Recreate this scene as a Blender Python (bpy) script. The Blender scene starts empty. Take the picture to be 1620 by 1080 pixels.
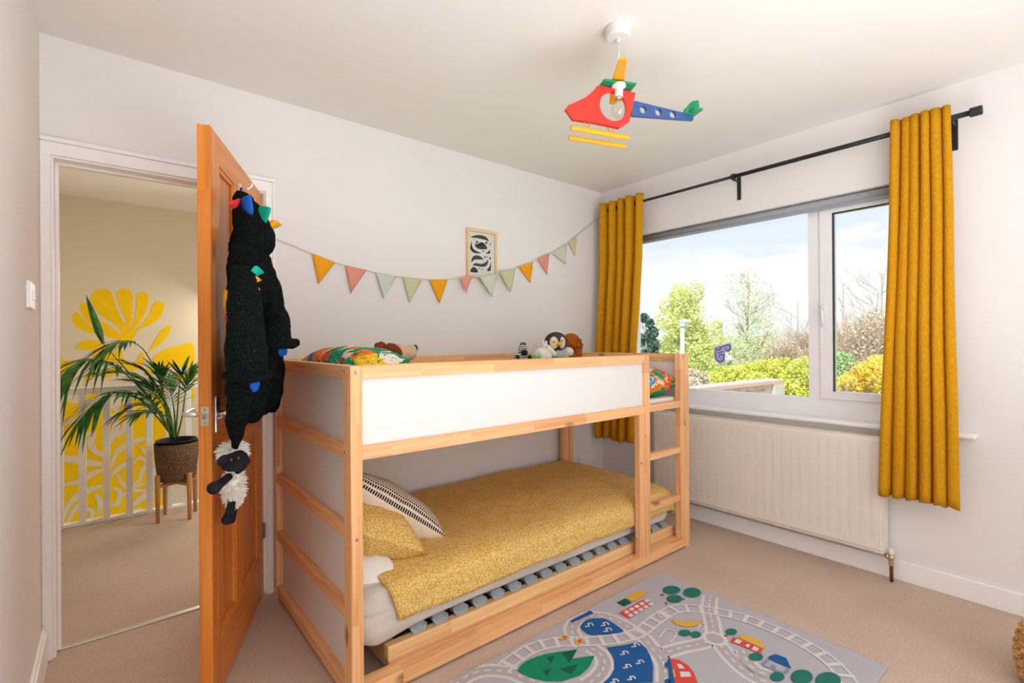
import bpy, math, random
from mathutils import Vector, Matrix, noise
random.seed(7)
sc = bpy.context.scene
COL = sc.collection

# ------------------------------------------------------------ camera
CAM = Vector((-0.6237, -2.6235, 1.2402))
YAW, PITCH, ROLL, FPX = 0.6877, 0.0013, -0.0065, 775.42
_f = Vector((math.sin(YAW)*math.cos(PITCH), math.cos(YAW)*math.cos(PITCH), math.sin(PITCH)))
_r = Vector((math.cos(YAW), -math.sin(YAW), 0)); _u = _r.cross(_f)
_c, _s = math.cos(ROLL), math.sin(ROLL)
RT, UP, FW = _c*_r + _s*_u, -_s*_r + _c*_u, _f
cd = bpy.data.cameras.new('camera'); cam = bpy.data.objects.new('camera', cd); COL.objects.link(cam)
cd.sensor_width = 36; cd.lens = FPX/1620*36; cd.clip_start = 0.02; cd.clip_end = 2000
cam.matrix_world = Matrix(((RT.x, UP.x, -FW.x, CAM.x), (RT.y, UP.y, -FW.y, CAM.y), (RT.z, UP.z, -FW.z, CAM.z), (0, 0, 0, 1)))
sc.camera = cam

# room numbers (metres): bed corner at the origin, back wall along x
YB, XW, HC, XL, YF = 0.04, 2.531, 2.47, -0.832, -4.7
YM = 2.79            # landing wall with the painted mural

# ------------------------------------------------------------ colour management, sky, lights
sc.view_settings.view_transform = 'Standard'; sc.view_settings.look = 'None'
sc.view_settings.gamma = 1; sc.view_settings.use_curve_mapping = False
sc.view_settings.exposure = 0.03
sc.cycles.use_denoising = True
sc.cycles.max_bounces = 10; sc.cycles.diffuse_bounces = 6; sc.cycles.transparent_max_bounces = 24

wd = bpy.data.worlds.new('sky'); sc.world = wd; wd.use_nodes = True
N, L = wd.node_tree.nodes, wd.node_tree.links
N.clear()
wo = N.new('ShaderNodeOutputWorld'); bg = N.new('ShaderNodeBackground'); L.new(bg.outputs[0], wo.inputs[0])
tc = N.new('ShaderNodeTexCoord'); sep = N.new('ShaderNodeSeparateXYZ'); L.new(tc.outputs['Generated'], sep.inputs[0])
gr = N.new('ShaderNodeValToRGB'); L.new(sep.outputs[2], gr.inputs[0])
e = gr.color_ramp.elements; e[0].position = 0.0; e[0].color = (.92, .95, .98, 1); e[1].position = 0.75; e[1].color = (.42, .60, .92, 1)
m_ = e.new(0.22); m_.color = (.78, .87, .98, 1)
mp = N.new('ShaderNodeMapping'); mp.inputs['Scale'].default_value = (1, 1, 3.2); L.new(tc.outputs['Generated'], mp.inputs[0])
nz = N.new('ShaderNodeTexNoise'); nz.inputs['Scale'].default_value = 2.6; nz.inputs['Detail'].default_value = 9; nz.inputs['Roughness'].default_value = .55
L.new(mp.outputs[0], nz.inputs[0])
# clouds thicken towards the horizon all the way round
ad = N.new('ShaderNodeMath'); ad.operation = 'MULTIPLY_ADD'; L.new(sep.outputs[2], ad.inputs[0]); ad.inputs[1].default_value = -1.15; L.new(nz.outputs[0], ad.inputs[2])
cr = N.new('ShaderNodeValToRGB'); L.new(ad.outputs[0], cr.inputs[0])
cr.color_ramp.elements[0].position = .22; cr.color_ramp.elements[1].position = .30
mx = N.new('ShaderNodeMix'); mx.data_type = 'RGBA'; L.new(cr.outputs[0], mx.inputs[0]); L.new(gr.outputs[0], mx.inputs[6]); mx.inputs[7].default_value = (.99, .99, 1.0, 1)
L.new(mx.outputs[2], bg.inputs[0]); bg.inputs[1].default_value = 1.10

def lamp(name, kind, loc, target, energy, color=(1, 1, 1), size=(1, 1), portal=False, spread=180):
    d = bpy.data.lights.new(name, kind); d.energy = energy; d.color = color
    o = bpy.data.objects.new(name, d); COL.objects.link(o); o.location = loc
    v = Vector(target) - Vector(loc); o.rotation_euler = v.to_track_quat('-Z', 'Y').to_euler()
    if kind == 'AREA':
        d.shape = 'RECTANGLE'; d.size, d.size_y = size
        d.cycles.is_portal = portal; d.spread = math.radians(spread)
    return o
s_ = lamp('sun', 'SUN', (-20, -8, 30), (0, 0, 0), 5.5, (1, .96, .88)); s_.data.angle = math.radians(1.5)
lamp('window_portal', 'AREA', (2.74, -1.23, 1.43), (0, -1.23, 1.43), 1, size=(1.9, 1.3), portal=True)
# added fill lamps behind the camera, one facing the room, one aimed up
lamp('rear_fill', 'AREA', (0.35, -4.6, 1.35), (0.35, 0, 1.35), 27, (.90, .955, 1), (2.2, 2.2))
lamp('ceiling_fill', 'AREA', (0.35, -3.2, .4), (0.3, -2.8, 2.47), 52, (.90, .955, 1), (2.2, 1.8), spread=150)
# stairwell daylight from behind the open door, plus an added landing fill
lamp('landing_window_light', 'AREA', (.45, 2.55, 1.7), (-.7, .7, 0.0), 15, (1, .95, .86), (0.5, 0.5))
lamp('landing_fill', 'AREA', (0.9, .9, 1.3), (-.5, 2.6, .7), 14, (1, .95, .87), (0.8, 0.8))

# ------------------------------------------------------------ measuring helpers
def ray(u, v): return RT*((u-810)/FPX) + UP*((540-v)/FPX) + FW
def onx(u, v, x): d = ray(u, v); return CAM + d*((x-CAM.x)/d.x)
def ony(u, v, y): d = ray(u, v); return CAM + d*((y-CAM.y)/d.y)
def onz(u, v, z=0): d = ray(u, v); return CAM + d*((z-CAM.z)/d.z)
def far(u, v, dist):
    d = ray(u, v); return CAM + d*(dist/math.hypot(d.x, d.y))
DB = Vector((-0.04, 0.03, 0)); DD = Vector((-0.399, -0.917, 0)).normalized(); DN = Vector((0.917, -0.399, 0)).normalized()
def door_pt(s, n, z): return DB + DD*s + DN*n + Vector((0, 0, z))
def ondoor(u, v, off=0.0):
    d = ray(u, v); t = (DB + DN*off - CAM).dot(DN)/d.dot(DN); p = CAM + d*t
    return Vector(((p-DB).dot(DD), off, p.z))

# ------------------------------------------------------------ mesh builder
class MB:
    def __init__(s, xf=None): s.v = []; s.f = []; s.uv = []; s.xf = xf
    def add(s, vs, fs, uv=None):
        b = len(s.v)
        for i, p in enumerate(vs):
            q = Vector(p); s.v.append(s.xf(*q) if s.xf else q)
            s.uv.append(uv[i] if uv else (0, 0))
        s.f += [tuple(b+i for i in f) for f in fs]
        return s
    def box(s, x0, x1, y0, y1, z0, z1):
        x0, x1 = min(x0, x1), max(x0, x1); y0, y1 = min(y0, y1), max(y0, y1); z0, z1 = min(z0, z1), max(z0, z1)
        return s.add([(x0,y0,z0),(x1,y0,z0),(x1,y1,z0),(x0,y1,z0),(x0,y0,z1),(x1,y0,z1),(x1,y1,z1),(x0,y1,z1)],
                     [(0,3,2,1),(4,5,6,7),(0,1,5,4),(1,2,6,5),(2,3,7,6),(3,0,4,7)])
    def prism(s, poly, fr, t0, t1):
        """poly: 2-D points; fr(a, b, t) -> 3-D"""
        n = len(poly)
        return s.add([fr(a, b, t0) for a, b in poly] + [fr(a, b, t1) for a, b in poly],
                     [tuple(range(n-1, -1, -1)), tuple(range(n, 2*n))] + [(i, (i+1) % n, n+(i+1) % n, n+i) for i in range(n)])
    def tube(s, pts, rad, n=8, cap=True, sq=None):
        """sq: (side vector, ratio) makes the section elliptical"""
        pts = [Vector(p) for p in pts]; m = len(pts)
        if not isinstance(rad, (list, tuple)): rad = [rad]*m
        vs = []; ref = None
        for i, p in enumerate(pts):
            t = (pts[min(i+1, m-1)] - pts[max(i-1, 0)]).normalized()
            if ref is None:
                ref = Vector((0, 0, 1)) if abs(t.z) < .9 else Vector((1, 0, 0))
            a = (ref - t*ref.dot(t)).normalized(); b = t.cross(a); ref = a
            for k in range(n):
                w = 2*math.pi*k/n; vs.append(p + (a*math.cos(w) + b*math.sin(w))*rad[i])
        fs = [(i*n+k, i*n+(k+1) % n, (i+1)*n+(k+1) % n, (i+1)*n+k) for i in range(m-1) for k in range(n)]
        if cap: fs += [tuple(range(n-1, -1, -1)), tuple(range((m-1)*n, m*n))]
        return s.add(vs, fs)
    def loft(s, secs, n=20, cap=True):
        """secs: (centre, half-axis a, half-axis b) vectors"""
        vs = []
        for c, a, b in secs:
            c, a, b = Vector(c), Vector(a), Vector(b)
            for k in range(n):
                w = 2*math.pi*k/n; vs.append(c + a*math.cos(w) + b*math.sin(w))
        m = len(secs)
        fs = [(i*n+k, i*n+(k+1) % n, (i+1)*n+(k+1) % n, (i+1)*n+k) for i in range(m-1) for k in range(n)]
        if cap: fs += [tuple(range(n-1, -1, -1)), tuple(range((m-1)*n, m*n))]
        return s.add(vs, fs)
    def lathe(s, prof, c=(0, 0, 0), n=32, sx=1, sy=1, cap=True):
        return s.loft([((c[0], c[1], c[2]+z), (r*sx, 0, 0), (0, r*sy, 0)) for r, z in prof], n, cap)
    def ball(s, c, r, rot=None, n=16, m=10):
        """ellipsoid, r scalar or three, rot a Matrix"""
        r = (r, r, r) if not isinstance(r, (list, tuple)) else r; c = Vector(c); vs = []
        R = rot or Matrix.Identity(3)
        for i in range(1, m):
            th = math.pi*i/m
            for k in range(n):
                w = 2*math.pi*k/n
                vs.append(c + R @ Vector((r[0]*math.sin(th)*math.cos(w), r[1]*math.sin(th)*math.sin(w), r[2]*math.cos(th))))
        top = len(vs); vs.append(c + R @ Vector((0, 0, r[2]))); vs.append(c - R @ Vector((0, 0, r[2])))
        fs = [(i*n+k, (i+1)*n+k, (i+1)*n+(k+1) % n, i*n+(k+1) % n) for i in range(m-2) for k in range(n)]
        fs += [(top, k, (k+1) % n) for k in range(n)] + [(top+1, (m-2)*n+(k+1) % n, (m-2)*n+k) for k in range(n)]
        return s.add(vs, fs)
    def grid(s, fn, nu, nv, flip=False, cu=False):
        vs = [fn(i/nu, j/nv) for j in range(nv+1) for i in range(nu+1)]
        uv = [(i/nu, j/nv) for j in range(nv+1) for i in range(nu+1)]; w = nu+1
        fs = [(j*w+i, j*w+i+1, (j+1)*w+i+1, (j+1)*w+i) for j in range(nv) for i in range(nu)]
        if flip: fs = [f[::-1] for f in fs]
        return s.add(vs, fs, uv)

def tag(o, label=None, cat=None, group=None, kind=None):
    if label: o['label'] = label
    if cat: o['category'] = cat
    if group: o['group'] = group
    if kind: o['kind'] = kind
    return o
ORG = {}
def thing(name, loc, label, cat, group=None, kind=None):
    o = bpy.data.objects.new(name, None); COL.objects.link(o); o.location = loc; o.empty_display_size = .1
    ORG[o.name] = Vector(loc)
    return tag(o, label, cat, group, kind)
def obj(name, mb, mat, parent=None, smooth=False, bevel=0, label=None, subd=0, solid=0, origin=None):
    me = bpy.data.meshes.new(name)
    og = ORG[parent.name] if parent is not None else Vector(origin) if origin is not None else Vector((0, 0, 0))
    me.from_pydata([tuple(p-og) for p in mb.v], [], mb.f); me.validate()
    if any(u != (0, 0) for u in mb.uv):
        ul = me.uv_layers.new(name='uv')
        for lp in me.loops: ul.data[lp.index].uv = mb.uv[lp.vertex_index]
    o = bpy.data.objects.new(name, me); COL.objects.link(o)
    if parent is not None: o.parent = parent
    else: o.location = og
    ORG[o.name] = og
    if mat: me.materials.append(mat)
    if smooth: me.shade_smooth()
    if solid:
        m = o.modifiers.new('solid', 'SOLIDIFY'); m.thickness = solid; m.offset = 0
    if bevel:
        m = o.modifiers.new('bevel', 'BEVEL'); m.width = bevel; m.segments = 2; m.limit_method = 'ANGLE'; m.angle_limit = .6
    if subd:
        m = o.modifiers.new('sub', 'SUBSURF'); m.levels = m.render_levels = subd
    if label: o['label'] = label
    return o
def struct(name, mb, mat, parent=None, **k):
    o = obj(name, mb, mat, parent, **k)
    if parent is None: o['kind'] = 'structure'
    return o
def B(*a, **k): return MB(**k).box(*a)
def dup(root, loc, label=None, group=None, rotz=None):
    r = root.copy(); COL.objects.link(r); r.location = loc
    if rotz is not None: r.rotation_euler[2] = rotz
    if label: r['label'] = label
    if group: r['group'] = group
    for ch in list(root.children):
        c = ch.copy(); COL.objects.link(c); c.parent = r
        for g in ch.children:
            d = g.copy(); COL.objects.link(d); d.parent = c
    return r
def smooth_path(pts, k=8, closed=False):
    pts = [Vector(p) for p in pts]; out = []; n = len(pts)
    for i in range(n if closed else n-1):
        p0 = pts[(i-1) % n] if closed or i > 0 else pts[i]*2-pts[i+1]
        p1, p2 = pts[i], pts[(i+1) % n]
        p3 = pts[(i+2) % n] if closed or i+2 < n else p2*2-p1
        for j in range(k):
            t = j/k; t2, t3 = t*t, t*t*t
            out.append(.5*((2*p1)+(p2-p0)*t+(2*p0-5*p1+4*p2-p3)*t2+(3*p1-p0-3*p2+p3)*t3))
    if not closed: out.append(pts[-1])
    return out

# ------------------------------------------------------------ materials
def srgb(h):
    h = h.lstrip('#'); v = [int(h[i:i+2], 16)/255 for i in (0, 2, 4)]
    return tuple(x/12.92 if x <= .04045 else ((x+.055)/1.055)**2.4 for x in v) + (1,)
class MT:
    def __init__(s, name, rough=.6, spec=.3, metal=0):
        s.m = bpy.data.materials.new(name); s.m.use_nodes = True
        s.n, s.l = s.m.node_tree.nodes, s.m.node_tree.links; s.b = s.n['Principled BSDF']
        s.b.inputs['Roughness'].default_value = rough; s.b.inputs['Specular IOR Level'].default_value = spec; s.b.inputs['Metallic'].default_value = metal
        s.tc = s.n.new('ShaderNodeTexCoord')
    def node(s, t, **k):
        n = s.n.new(t)
        for a, v in k.items(): setattr(n, a, v)
        return n
    def mapped(s, scale=(1, 1, 1), rot=(0, 0, 0), src='Object'):
        m = s.node('ShaderNodeMapping'); m.inputs['Scale'].default_value = scale; m.inputs['Rotation'].default_value = rot
        s.l.new(s.tc.outputs[src], m.inputs[0]); return m.outputs[0]
    def noise(s, vec, scale, detail=4, rough=.5, dist=0):
        n = s.node('ShaderNodeTexNoise'); s.l.new(vec, n.inputs['Vector']); n.inputs['Scale'].default_value = scale
        n.inputs['Detail'].default_value = detail; n.inputs['Roughness'].default_value = rough; n.inputs['Distortion'].default_value = dist; return n.outputs[0]
    def ramp(s, fac, stops, const=False):
        r = s.node('ShaderNodeValToRGB'); s.l.new(fac, r.inputs[0]); e = r.color_ramp.elements
        if const: r.color_ramp.interpolation = 'CONSTANT'
        e[0].position, e[0].color = stops[0]; e[1].position, e[1].color = stops[-1]
        for p, c in stops[1:-1]: q = e.new(p); q.color = c
        return r.outputs[0]
    def mix(s, fac, a, b, mode='MIX'):
        m = s.node('ShaderNodeMix'); m.data_type = 'RGBA'; m.blend_type = mode
        for i, v in ((0, fac), (6, a), (7, b)):
            if hasattr(v, 'links') or hasattr(v, 'is_output'): s.l.new(v, m.inputs[i])
            else: m.inputs[i].default_value = v
        return m.outputs[2]
    def math(s, op, a, b=None):
        m = s.node('ShaderNodeMath'); m.operation = op
        for i, v in ((0, a), (1, b)):
            if v is None: continue
            if hasattr(v, 'is_output'): s.l.new(v, m.inputs[i])
            else: m.inputs[i].default_value = v
        return m.outputs[0]
    def color(s, c):
        if hasattr(c, 'is_output'): s.l.new(c, s.b.inputs['Base Color'])
        else: s.b.inputs['Base Color'].default_value = c
        return s
    def bump(s, h, strength=.3, dist=.002):
        b = s.node('ShaderNodeBump'); b.inputs['Strength'].default_value = strength; b.inputs['Distance'].default_value = dist
        s.l.new(h, b.inputs['Height']); s.l.new(b.outputs[0], s.b.inputs['Normal']); return s
def plain(name, hexc, rough=.55, spec=.3, metal=0, var=.06, scale=9, bump=0, bscale=120):
    m = MT(name, rough, spec, metal); c = srgb(hexc) if isinstance(hexc, str) else hexc
    o = m.mapped(); n = m.noise(o, scale, 3)
    lo = tuple(x*(1-var) for x in c[:3])+(1,); hi = tuple(min(1, x*(1+var)) for x in c[:3])+(1,)
    m.color(m.ramp(n, [(.3, lo), (.7, hi)]))
    if bump: m.bump(m.noise(o, bscale, 2), bump, .003)
    return m.m
def wood(name, axis, light, mid, dark, rot=0, rough=.45, seg=0.34, knots=True, freq=60):
    m = MT(name, rough, .35)
    st = [freq, freq, freq]; st[axis] = 1.6
    base = m.mapped(rot=(0, 0, rot))
    oi = m.node('ShaderNodeObjectInfo')
    of = m.node('ShaderNodeCombineXYZ'); 
    for i, k in enumerate((3.1, 5.7, 4.3)): m.l.new(m.math('MULTIPLY', oi.outputs['Random'], k), of.inputs[i])
    va = m.node('ShaderNodeVectorMath'); va.operation = 'ADD'; m.l.new(base, va.inputs[0]); m.l.new(of.outputs[0], va.inputs[1])
    sx = m.node('ShaderNodeSeparateXYZ'); m.l.new(va.outputs[0], sx.inputs[0])
    blk = m.math('FLOOR', m.math('DIVIDE', sx.outputs[axis], seg))
    wn = m.node('ShaderNodeTexWhiteNoise'); wn.noise_dimensions = '1D'; m.l.new(blk, wn.inputs['W'])
    # shift the grain from block to block
    off = m.node('ShaderNodeVectorMath'); off.operation = 'MULTIPLY_ADD'
    cb = m.node('ShaderNodeCombineXYZ')
    for i in range(3): m.l.new(m.math('MULTIPLY', wn.outputs[0], 1.7), cb.inputs[i])
    v2 = m.node('ShaderNodeVectorMath'); v2.operation = 'ADD'; m.l.new(va.outputs[0], v2.inputs[0]); m.l.new(cb.outputs[0], v2.inputs[1])
    mpn = m.node('ShaderNodeMapping'); mpn.inputs['Scale'].default_value = st; m.l.new(v2.outputs[0], mpn.inputs[0])
    g = m.noise(mpn.outputs[0], 1.0, 3, .6, .4)
    mp2 = m.node('ShaderNodeMapping'); s2 = [14, 14, 14]; s2[axis] = .7; mp2.inputs['Scale'].default_value = s2; m.l.new(v2.outputs[0], mp2.inputs[0])
    broad = m.noise(mp2.outputs[0], 1.0, 2, .5, .8)
    c = m.ramp(g, [(.3, dark), (.52, mid), (.72, light)])
    c = m.mix(m.ramp(broad, [(.35, (0, 0, 0, 1)), (.7, (.75, .75, .75, 1))]), c, mid)
    tint = m.ramp(wn.outputs[0], [(0, (.86, .80, .74, 1)), (.5, (1, .97, .94, 1)), (1, (1.0, 1.0, 1.0, 1))])
    c = m.mix(.8, c, tint, 'MULTIPLY')
    if knots:
        s3 = [6, 6, 6]; s3[axis] = 2.8
        mp3 = m.node('ShaderNodeMapping'); mp3.inputs['Scale'].default_value = s3; m.l.new(v2.outputs[0], mp3.inputs[0])
        vo = m.node('ShaderNodeTexVoronoi'); m.l.new(mp3.outputs[0], vo.inputs['Vector']); vo.inputs['Scale'].default_value = 1
        c = m.mix(m.ramp(vo.outputs['Distance'], [(.05, (.8, .8, .8, 1)), (.13, (0, 0, 0, 1))]), c, tuple(x*.35 for x in dark[:3])+(1,))
    m.color(c); m.bump(g, .08, .001)
    return m.m
PL, PM, PD = (.95, .63, .36, 1), (.90, .50, .24, 1), (.70, .29, .095, 1)
pine = [wood('pine_%s' % 'xyz'[a], a, PL, PM, PD) for a in range(3)]
TL, TM, TD = (.93, .66, .38, 1), (.86, .55, .27, 1), (.72, .38, .15, 1)
palepine = [wood('pale_pine_%s' % 'xyz'[a], a, TL, TM, TD, seg=.8) for a in range(3)]
DL, DM_, DK = (.88, .35, .065, 1), (.76, .245, .033, 1), (.52, .135, .012, 1)
dang = math.atan2(DD.y, DD.x)
door_v = wood('door_pine_upright', 2, DL, DM_, DK, seg=3, rough=.33, freq=45)
door_h = wood('door_pine_rail', 0, DL, DM_, DK, rot=-dang, seg=3, rough=.33, freq=45)
oak = wood('oak_leg', 2, (.72, .42, .17, 1), (.62, .33, .12, 1), (.48, .23, .07, 1), seg=3, knots=False)
frame_wood = wood('frame_wood', 2, (.88, .66, .42, 1), (.82, .58, .34, 1), (.72, .46, .23, 1), seg=3, knots=False)
wall_m = plain('wall_paint', '#e9e6e4', .85, .15, var=.012, scale=2, bump=.06, bscale=180)
ceil_m = plain('ceiling_paint', '#ebe7e2', .9, .1, var=.012, scale=1.5, bump=.05, bscale=150)
gloss_w = plain('white_gloss_paint', '#f6f4f3', .35, .4, var=.015)
land_m = plain('landing_paint', '#d8cdb8', .85, .15, var=.02, scale=2)
mural_m = plain('mural_yellow', '#f0c400', .7, .2, var=.04, scale=12)
white_panel = plain('white_board', '#e4e2df', .45, .35, var=.01)
rad_m = plain('radiator_enamel', '#ece4da', .35, .45, var=.012)
upvc = plain('upvc', '#f1f1f4', .3, .45, var=.01)
blind_m = plain('grey_blind_fabric', '#9fa2a8', .8, .2, var=.05, scale=60)
black_metal = plain('black_metal', '#232427', .45, .4)
chrome = plain('chrome', '#ececec', .28, .5, 1.0, var=.02)
steel = plain('bolt_steel', '#9a9a9a', .3, .5, 1.0)
brass = plain('strike_steel', '#cbbf9f', .35, .5, .8)
copper = plain('copper_pipe', '#8f4f33', .35, .5, .8)
black_p = plain('dark_plastic', '#15161a', .5, .3)
grey_cap = plain('grey_plastic', '#98a1a8', .45, .35, var=.05)

# carpet: short loop pile with flecks
def carpet(name, c0, c1, c2):
    m = MT(name, .95, .08); o = m.mapped()
    f = m.noise(o, 170, 3, .8); b = m.noise(o, 3.0, 3); k = m.noise(o, 75, 2, .6)
    c = m.ramp(f, [(.28, c0), (.5, c1), (.72, c2)])
    c = m.mix(m.ramp(b, [(.35, (0, 0, 0, 1)), (.75, (.35, .35, .35, 1))]), c, c0)
    c = m.mix(m.ramp(k, [(.68, (0, 0, 0, 1)), (.74, (.8, .8, .8, 1))]), c, tuple(x*.45 for x in c0[:3])+(1,))
    m.color(c); m.bump(f, .6, .004); return m.m
carpet_m = carpet('carpet', srgb('#b29a88'), srgb('#cfb8a8'), srgb('#e2d1c4'))

def spotted(name, base, dot, scale=165, thr=.42, rough=.9):
    m = MT(name, rough, .1); o = m.mapped()
    vo = m.node('ShaderNodeTexVoronoi'); m.l.new(o, vo.inputs['Vector']); vo.inputs['Scale'].default_value = scale; vo.inputs['Randomness'].default_value = .8
    d = m.ramp(vo.outputs['Distance'], [(thr-.05, (1, 1, 1, 1)), (thr+.04, (0, 0, 0, 1))])
    n = m.noise(o, 5, 3); bc = m.ramp(n, [(.3, tuple(x*.92 for x in base[:3])+(1,)), (.7, base)])
    m.color(m.mix(d, bc, dot)); m.bump(m.noise(o, 400, 2), .15, .001); return m.m
duvet_m = spotted('mustard_spotted_cotton', srgb('#d9ab4e'), srgb('#f0dca6'))
sheet_m = plain('grey_sheet_cotton', '#d3cbc3', .9, .1, var=.03, scale=6, bump=.15, bscale=500)
white_cot = plain('white_cotton', '#efece8', .9, .1, var=.02, bump=.12, bscale=500)
cream_cot = plain('cream_linen', '#ecdfcb', .9, .1, var=.04, scale=30, bump=.2, bscale=400)
curt_m = MT('mustard_curtain', .85, .12); o_ = curt_m.mapped((1, 1, .35)); n_ = curt_m.noise(o_, 180, 3, .7)
curt_m.color(curt_m.ramp(n_, [(.25, srgb('#b87f0c')), (.75, srgb('#dda01f'))])); curt_m.bump(n_, .35, .002); curt_m = curt_m.m

def dashes():
    m = MT('black_dash_weave', .9, .1)
    sp = m.node('ShaderNodeSeparateXYZ'); m.l.new(m.tc.outputs['UV'], sp.inputs[0])
    u = m.math('MULTIPLY', sp.outputs[0], 44); v = m.math('MULTIPLY', sp.outputs[1], 40)
    row = m.math('FLOOR', v); fv = m.math('FRACT', v)
    u2 = m.math('ADD', u, m.math('MULTIPLY', row, .5)); fu = m.math('FRACT', u2)
    a = m.math('MULTIPLY', m.math('LESS_THAN', fv, .62), m.math('LESS_THAN', fu, .64))
    m.color(m.mix(a, srgb('#e9dcc8'), srgb('#1b1a1c'))); return m.m
dash_m = dashes()

def tropical(name, seed):
    m = MT(name, .85, .15)
    mpn = m.node('ShaderNodeMapping'); mpn.inputs['Location'].default_value = (seed, seed*1.7, 0); m.l.new(m.tc.outputs['Object'], mpn.inputs[0])
    o = mpn.outputs[0]
    nn = m.node('ShaderNodeTexNoise'); m.l.new(o, nn.inputs['Vector']); nn.inputs['Scale'].default_value = 9; nn.inputs['Detail'].default_value = 1
    va = m.node('ShaderNodeVectorMath'); va.operation = 'MULTIPLY_ADD'; m.l.new(nn.outputs['Color'], va.inputs[0]); va.inputs[1].default_value = (.13,)*3; m.l.new(o, va.inputs[2])
    vo = m.node('ShaderNodeTexVoronoi'); m.l.new(va.outputs[0], vo.inputs['Vector']); vo.inputs['Scale'].default_value = 13
    sp = m.node('ShaderNodeSeparateColor'); m.l.new(vo.outputs['Color'], sp.inputs[0])
    g = [srgb(h) for h in ('#0c9a6c', '#0a8a50', '#f0842a', '#f6ecdc', '#18a38c', '#f2c322', '#2f86c8', '#e8b896', '#17935a', '#ef5a24')]
    c = m.ramp(sp.outputs[0], [(i/10, q) for i, q in enumerate(g)], True)
    wv = m.noise(va.outputs[0], 26, 2, .5, 1.5)
    c = m.mix(m.ramp(wv, [(.60, (0, 0, 0, 1)), (.62, (1, 1, 1, 1))]), c, srgb('#0f7d55'))
    c = m.mix(m.ramp(wv, [(.345, (1, 1, 1, 1)), (.36, (0, 0, 0, 1))]), c, srgb('#f5e9d8'))
    m.color(c); return m.m
trop1, trop2 = tropical('tropical_print', 0.0), tropical('tropical_print_pillow', 3.3)
fleece = MT('black_fleece', .95, .08); o_ = fleece.mapped(); n_ = fleece.noise(o_, 210, 3, .8)
fleece.color(fleece.ramp(n_, [(.40, (.0015, .003, .003, 1)), (.60, (.007, .010, .009, 1)), (.74, (.075, .09, .085, 1))])); fleece.bump(n_, .9, .006); fleece = fleece.m
felt = {k: plain('felt_'+k, h, .85, .15, bump=.15, bscale=300) for k, h in dict(red='#e8353f', blue='#1f5fc4', teal='#17b39a', yellow='#f2b01e', pink='#e88a86', green='#0d8a5c').items()}
lacq = {k: plain('lacquer_'+k, h, .35, .45, var=.03, scale=25) for k, h in dict(red='#ef3327', yellow='#fbaa14', blue='#34558f', green='#0c8f5e').items()}
def glassy(name, tint=(1, 1, 1, 1), gl=.06):
    m = MT(name); m.n.remove(m.b)
    t = m.node('ShaderNodeBsdfTransparent'); t.inputs[0].default_value = tint; g = m.node('ShaderNodeBsdfGlossy'); g.inputs['Roughness'].default_value = .02
    x = m.node('ShaderNodeMixShader'); x.inputs[0].default_value = gl
    m.l.new(t.outputs[0], x.inputs[1]); m.l.new(g.outputs[0], x.inputs[2]); m.l.new(x.outputs[0], m.n['Material Output'].inputs[0]); return m.m
pane_m = glassy('window_glass', (.97, .98, .985, 1), .035)
bulb_m = glassy('bulb_glass', (.97, .96, .94, 1), .12)

# ============================================================ SETTING
YH = 0.14     # landing side of the back wall
struct('floor', B(-2.4, XW+.15, YF-.1, 0.09, -.2, 0), carpet_m)
struct('floor', B(-2.4, 2.0, 0.09, 1.93, -.2, 0), carpet_m)
struct('ceiling', B(-2.4, XW+.35, YF-.1, 3.0, HC, HC+.2), ceil_m)
DX0, DX1, DZ = -0.792, -0.03, 1.985        # doorway
struct('wall_back', MB().box(XL-.12, DX0-.02, YB, YH, 0, HC).box(DX1+.02, XW+.2, YB, YH, 0, HC).box(DX0-.02, DX1+.02, YB, YH, DZ+.02, HC), wall_m)
WY0, WY1, WZ0, WZ1 = -0.19, -2.10, 0.795, 2.055     # window opening
struct('wall_right', MB().box(XW, XW+.2, WY0, YB+.1, -.2, HC).box(XW, XW+.2, YF-.1, WY1, -.2, HC).box(XW, XW+.2, WY1, WY0, -.2, WZ0).box(XW, XW+.2, WY1, WY0, WZ1, HC), wall_m)
struct('wall_left', B(XL-.12, XL, YF-.1, YB, -.1, HC), wall_m)
struct('wall_front', B(XL-.12, XW+.2, YF-.1, YF, -.1, HC), wall_m)
struct('baseboard_right', MB().box(XW-.016, XW, YF, YB, 0, .100), gloss_w, bevel=.003)
struct('baseboard_left', MB().box(XL, XL+.018, YF, YB-.02, 0, .13).box(XL, XL+.012, YF, YB-.02, .13, .146), gloss_w, bevel=.004)
struct('baseboard_back', B(0.03, XW-.016, YB-.016, YB, 0, .10), gloss_w, bevel=.003)
# landing
struct('wall_landing_left', B(-1.32, -1.2, YH, YM+.1, -2.6, HC), land_m)
struct('wall_landing_right', B(1.2, 1.3, YH, YM+.1, -2.6, HC), land_m)
wl = struct('wall_landing_far', MB().box(-1.32, 1.3, YM, YM+.12, -2.6, HC), land_m)
struct('wall_landing_near', MB().box(-1.32, DX0-.02, YH, YH+.01, 0, HC).box(DX1+.02, 1.3, YH, YH+.01, 0, HC).box(DX0-.02, DX1+.02, YH, YH+.01, DZ+.02, HC), land_m)
struct('floor_stairwell', B(-1.32, 1.3, 1.93, YM, -2.7, -2.6), carpet_m)
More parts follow.
